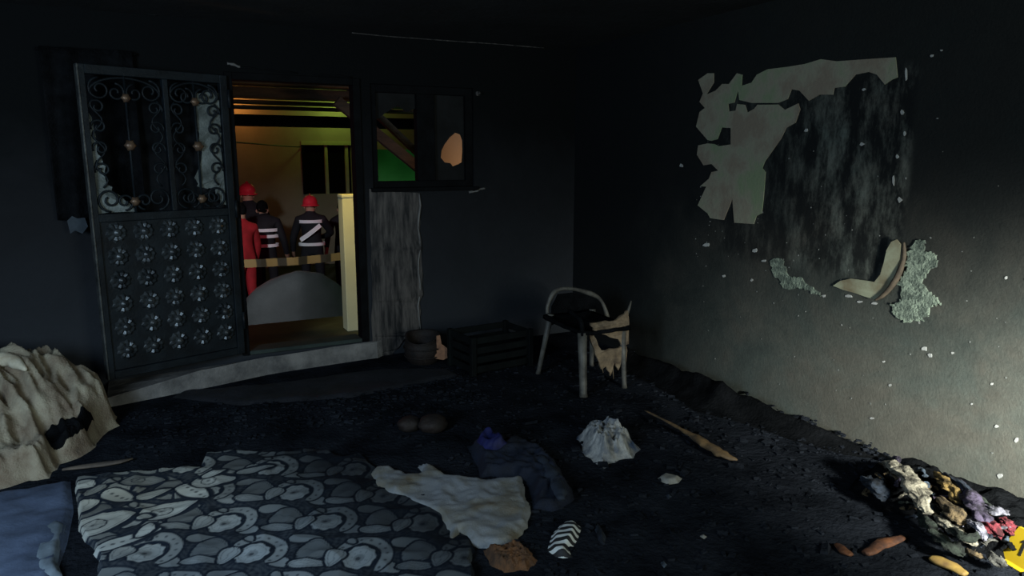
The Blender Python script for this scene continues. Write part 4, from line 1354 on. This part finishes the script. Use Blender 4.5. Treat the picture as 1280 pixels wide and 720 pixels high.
# zebra striped scrap
m, nt, b = nodes('zebra')
b.inputs['Roughness'].default_value = 0.7
tcz = N(nt, 'ShaderNodeTexCoord')
mp = N(nt, 'ShaderNodeMapping')
mp.inputs['Rotation'].default_value = (0, 0, math.radians(-62))
wv = N(nt, 'ShaderNodeTexWave', Scale=7.5, Distortion=2.0, Detail=1.0)
wv.inputs['Detail Scale'].default_value = 1.2
nt.links.new(tcz.outputs['Object'], mp.inputs[0])
nt.links.new(mp.outputs[0], wv.inputs['Vector'])
r = ramp(nt, [(0.5, (0.008, 0.008, 0.009)), (0.58, (0.52, 0.54, 0.52))], wv.outputs[0])
nt.links.new(r.outputs[0], b.inputs['Base Color'])
M['zebra'] = m
zb = heap('striped_cloth', [FL(x, y) for x, y in ((684, 688), (690, 668), (702, 655), (718, 652), (727, 660), (722, 675), (712, 690), (716, 697), (704, 698), (694, 696))], M['zebra'], None, 0.007, 0.03, 0.018, 0.02, 8, 9)
tag(zb, 'black and white zebra striped cloth scrap', 'cloth')
for nm, L, mt, lb, th in (('paper_scrap', ((822, 598), (830, 592), (842, 595), (853, 598), (848, 604), (836, 606), (828, 603)), 'paper', 'torn white paper scrap near the wooden stick', .012),
                          ('paper_scrap', ((742, 660), (748, 655), (752, 661), (758, 672), (755, 682), (748, 676), (746, 668)), 'dusk', 'small bluish paper scrap beside the striped cloth', .02),
                          ('paper_scrap', ((874, 670), (879, 668), (884, 671), (880, 674)), 'paper', 'tiny white speck of paper alone on the black floor', .01),
                          ('paper_scrap', ((825, 704), (830, 701), (834, 706), (830, 710)), 'steel', 'tiny bluish paper scrap at the bottom centre', .012),
                          ('paper_scrap', ((832, 619), (837, 617), (840, 621), (835, 624)), 'dusk', 'tiny grey scrap just below the torn white paper', .012)):
    o = heap(nm, [FL(x, y) for x, y in L], M[mt], None, 0.006, 0.02, th, 0.01, 12, 4)
    tag(o, lb, 'paper')
sk = tube('wooden_stick', spline([FL(x, y, z) for x, y, z in ((806, 513, .045), (840, 530, .04), (868, 546, .04), (890, 560, .035), (908, 570, .03), (922, 575, .02))], 6),
          [0.008, 0.008, 0.009, 0.010, 0.011, 0.012, 0.013, 0.014, 0.015, 0.016, 0.018, 0.020, 0.024, 0.028, 0.030, 0.032, 0.031, 0.030, 0.030, 0.032, 0.034, 0.033, 0.032, 0.030, 0.028, 0.024, 0.020, 0.016, 0.012, 0.008, 0.003], M['wood_tan'], None, 10, nz=0.6, seed=8, flat=0.5, fr=30)
tag(sk, 'long tan splintered wooden stick on the black floor', 'stick')
fb = heap('scorched_foam', jag([FL(x, y) for x, y in ((604, 688), (622, 684), (650, 682), (664, 690), (672, 700), (660, 714), (630, 716), (612, 706))], 3, 0.012, 3), M['foam_brown'], None, 0.008, 0.03, 0.012, 0.030, 16, 3, 0.018, smooth=False)
tag(fb, 'brown scorched foam lump below the grey blanket', 'foam')
for nm, L, mt, rd, lb in (('charred_wood', ((1046, 680), (1055, 688), (1064, 694)), 'wood_red', .022, 'short reddish charred wood chip on the floor'),
                          ('charred_wood', ((1082, 692), (1100, 682), (1128, 671)), 'wood_red', .028, 'long reddish brown charred wood splinter'),
                          ('charred_wood', ((1163, 697), (1182, 705), (1208, 718)), 'wood_yellow', .030, 'yellow ochre wood piece in front of the clothes pile')):
    o = tube(nm, spline([FL(x, y, rd * .5) for x, y in L], 6), [rd * (.45 + .55 * math.sin(math.pi * (i + 1) / 14)) for i in range(13)], M[mt], None, 8, nz=0.45, seed=rd * 99, flat=0.5)
    tag(o, lb, 'wood')

# ------------------------------------------------------------------ burnt clothes by the right wall
base = heap('burnt_clothes_pile', jag([FL(x, y) for x, y in ((1060, 612), (1080, 590), (1110, 584)) ] + [Vector((3.40, 2.15, 0)), Vector((3.43, 1.6, 0)), Vector((3.43, 1.2, 0)), Vector((3.0, 1.25, 0))] + [FL(x, y) for x, y in ((1235, 698), (1200, 680), (1150, 648), (1100, 640))], 3, 0.02, 3), M['char'], None, 0.014, 0.12, 0.05, 0.07, 5, 19, 0.03)
tag(base, 'black heap of burnt clothes against the stained wall', 'clothes pile')


def garment(name, px3, rads, mt, lb, seed, flat=0.6, nz=0.45, cat='clothes'):
    pts = spline([FL(x, y, z) for x, y, z in px3], 11)
    n = len(pts)
    rl = [0.72 * float(np.interp(i / (n - 1), np.linspace(0, 1, len(rads)), rads)) for i in range(n)]
    o = tube(name, pts, rl, M[mt], None, 22, nz=0.8, seed=seed, flat=flat, fold=True)
    tag(o, lb, cat, 'burnt clothes by the right wall')
    return o


garment('garment', ((1104, 578, .16), (1122, 584, .17), (1138, 600, .16), (1152, 625, .14), (1160, 642, .12)), (.016, .042, .048, .042, .02), 'cloth_cream', 'long cream sleeve on top of the burnt clothes', 1)
garment('garment', ((1168, 590, .15), (1180, 600, .17), (1192, 612, .16), (1198, 630, .14)), (.012, .036, .042, .016), 'ochre', 'ochre yellow garment near the wall in the clothes pile', 2)
garment('garment', ((1198, 600, .16), (1212, 622, .17), (1226, 640, .16), (1234, 655, .14)), (.014, .042, .042, .02), 'purple', 'faded purple garment in the clothes pile', 3)
garment('garment', ((1165, 640, .10), (1182, 655, .11), (1202, 668, .10), (1222, 682, .08)), (.012, .026, .028, .012), 'cloth_cream', 'thin cream strip in front of the clothes pile', 4)
garment('garment', ((1150, 640, .08), (1166, 662, .09), (1186, 680, .08), (1205, 692, .05)), (.02, .036, .036, .02), 'olive', 'dark olive garment at the front of the clothes pile', 5)
garment('garment', ((1176, 622, .14), (1192, 640, .15), (1206, 655, .13)), (.018, .042, .02), 'tan', 'tan crumpled garment in the middle of the clothes pile', 6)
garment('garment', ((1230, 648, .13), (1240, 660, .14), (1252, 668, .12)), (.018, .036, .02), 'red', 'red garment next to the yellow marker', 7)
garment('garment', ((1252, 648, .12), (1260, 655, .13), (1270, 668, .10)), (.014, .028, .018), 'red', 'small dark red rag against the wall by the yellow marker', 8)
garment('garment', ((1234, 634, .16), (1246, 638, .17), (1258, 640, .16)), (.014, .038, .016), 'lilac', 'pale lilac folded cloth near the wall', 9, .5)
garment('garment', ((1080, 600, .08), (1096, 610, .10), (1112, 622, .08)), (.03, .05, .03), 'dusk', 'dusky blue rag at the far end of the clothes pile', 10)
garment('garment', ((1080, 618, .05), (1090, 608, .06), (1104, 600, .07)), (.014, .026, .014), 'tan', 'small brown rag at the far end of the clothes pile', 11)
garment('garment', ((1206, 688, .05), (1218, 692, .06), (1228, 697, .04)), (.012, .022, .012), 'tan', 'small tan scrap at the near foot of the clothes pile', 12)
garment('garment', ((1238, 690, .06), (1246, 700, .06), (1258, 706, .04)), (.012, .028, .012), 'ash', 'ash grey scrap below the yellow marker', 13)
garment('garment', ((1180, 592, .18), (1200, 604, .19), (1220, 626, .18)), (.012, .024, .012), 'dusk', 'dark blue strap along the wall above the clothes', 14)
garment('garment', ((1190, 660, .13), (1208, 672, .14), (1224, 668, .13)), (.016, .030, .014), 'olive', 'mossy green crumpled sock in the clothes pile', 15)
garment('garment', ((1210, 650, .15), (1224, 660, .15), (1232, 676, .12)), (.012, .022, .012), 'lilac', 'light grey ribbon crossing the clothes pile', 16)

scr = random.Random(5)
pt_ = bvh(base)
for k in range(64):
    x, y = scr.uniform(1085, 1262), 0
    y = np.interp(x, (1085, 1160, 1262), (596, 640, 690)) + (dy_ := scr.uniform(-26, 22))
    p = hit(pt_, x, y) + Vector((0, 0, scr.choice((0.005, 0.02, 0.05, 0.075))))
    a_ = scr.uniform(0, 6.28)
    d_ = Vector((math.cos(a_), math.sin(a_), scr.uniform(-.2, .4))) * scr.uniform(.02, .055)
    q_ = [p - d_, p + Vector((scr.uniform(-.02, .02), scr.uniform(-.02, .02), .015)), p + d_]
    o = tube('cloth_scrap', spline(q_, 6), [scr.uniform(.004, .013) for _ in range(13)], M[cn := scr.choice(('cloth_cream', 'ash', 'tan', 'purple', 'dusk', 'olive', 'lilac', 'steel', 'char', 'char', 'olive', 'dusk'))], None, 8, smooth=False, nz=0.6, seed=k, fr=40, flat=0.6)
    tag(o, 'small twisted ' + dict(cloth_cream='cream', dusk='dark blue', char='black', steel='steel blue', ash='ash grey', olive='dark olive').get(cn, cn) + ' fabric scrap ' + ('at the far end of the clothes pile' if x < 1135 else 'in the clothes pile close to the yellow marker' if x > 1222 else 'on the wall side of the clothes pile' if dy_ < 0 else 'on the floor side of the clothes pile'), 'rag', 'scraps in the burnt clothes pile')

# yellow evidence marker tent with a 1
em = empty('evidence_marker')
pa, pb = FL(1246, 694), FL(1276, 712)
dirx = (pb - pa).normalized()
em.matrix_world = Matrix.Translation(pa) @ Matrix.Rotation(math.atan2(dirx.y, dirx.x), 4, 'Z')
tag(em, 'yellow folded evidence marker beside the burnt clothes', 'marker')
WE, HE, DE = 0.19, 0.135, 0.05
bm = bmesh.new()
pr_ = [(-0.012, -0.022, 0.002), (-0.008, 0.0, 0.006), (0.0, DE, HE), (0.0, DE + 0.008, HE), (0.0, 2 * DE, 0.0)]
th = 0.003
lft = [bm.verts.new((0.035 if i in (2, 3) else 0.0, y, z)) for i, (_, y, z) in enumerate(pr_)]
rgt = [bm.verts.new((WE - 0.035 if i in (2, 3) else WE, y, z)) for i, (_, y, z) in enumerate(pr_)]
for i in range(len(pr_) - 1):
    bm.faces.new((lft[i], rgt[i], rgt[i + 1], lft[i + 1]))
tn = frombm('marker_shell', bm, M['yellow'], em)
tm_ = tn.modifiers.new('thick', 'SOLIDIFY')
tm_.thickness = th
tm_.offset = 0
# digit 1 on the sloping face
sl_ = Vector((0, DE, HE - 0.006)).normalized()


def face(u, t):
    return Vector((u, 0, 0.006)) + sl_ * t + Vector((0, -0.0019, 0.0006))


dg_ = [face(0.068 + u, t) for u, t in ((0.010, 0.040), (0.019, 0.040), (0.019, 0.105), (0.011, 0.105), (0.000, 0.094), (0.002, 0.086), (0.010, 0.092))]
prism('digit', [dg_], (0, -1, 0.35), 0.0015, M['black'], em)

# ------------------------------------------------------------------ char rubble: uncountable
rr = random.Random(77)
bm = bmesh.new()


def rubble(x, y, s, zmax=0.0):
    a = rr.uniform(0, 6.28)
    m4 = Matrix.Translation((x, y, rr.uniform(0, zmax) + s * 0.25)) @ Matrix.Rotation(a, 4, 'Z') @ Matrix.Rotation(rr.uniform(-.5, .5), 4, 'X')
    vs = bbox(bm, (-s * rr.uniform(.6, 1.6), -s * rr.uniform(.4, .9), -s * .35), (s * rr.uniform(.6, 1.6), s * rr.uniform(.4, .9), s * .35), s * .18)
    for q_ in vs:
        q_.co = m4 @ q_.co
        q_.co.x = min(q_.co.x, WX - 0.004)
        q_.co.z = max(q_.co.z, 0.001)


for k in range(1700):
    x, y = rr.uniform(0.9, 3.4), rr.uniform(1.0, 4.9)
    if x < 1.25 and y < 3.7:
        continue
    rubble(x, y, rr.uniform(.004, .015) * (2.0 if rr.random() < .05 else 1))
for k in range(900):
    rubble(rr.uniform(-0.2, 2.0), rr.uniform(4.05, 4.9), rr.uniform(.005, .016))
for k in range(420):      # banked against the right wall
    y = rr.uniform(2.2, 4.6)
    d = abs(rr.gauss(0, .16))
    rubble(WX - 0.02 - d, y, rr.uniform(.006, .018), max(0, .05 - d * .3))
rub = frombm('char_rubble', bm, M['char_floor'])
tag(rub, 'loose black char and ash rubble over the floor', 'rubble', kind='stuff')
bank = heap('ash_bank', jag([Vector((3.44, 4.7, 0)), Vector((3.05, 4.5, 0)), Vector((3.10, 3.9, 0)), Vector((3.0, 3.3, 0)), Vector((3.15, 2.8, 0)), Vector((3.25, 2.4, 0)), Vector((3.44, 2.2, 0))], 3, 0.03, 6), M['char'], None, 0.025, 0.30, 0.13, 0.09, 4, 23, 0.03)
tag(bank, 'bank of black ash heaped along the foot of the stained wall', 'ash', kind='stuff')
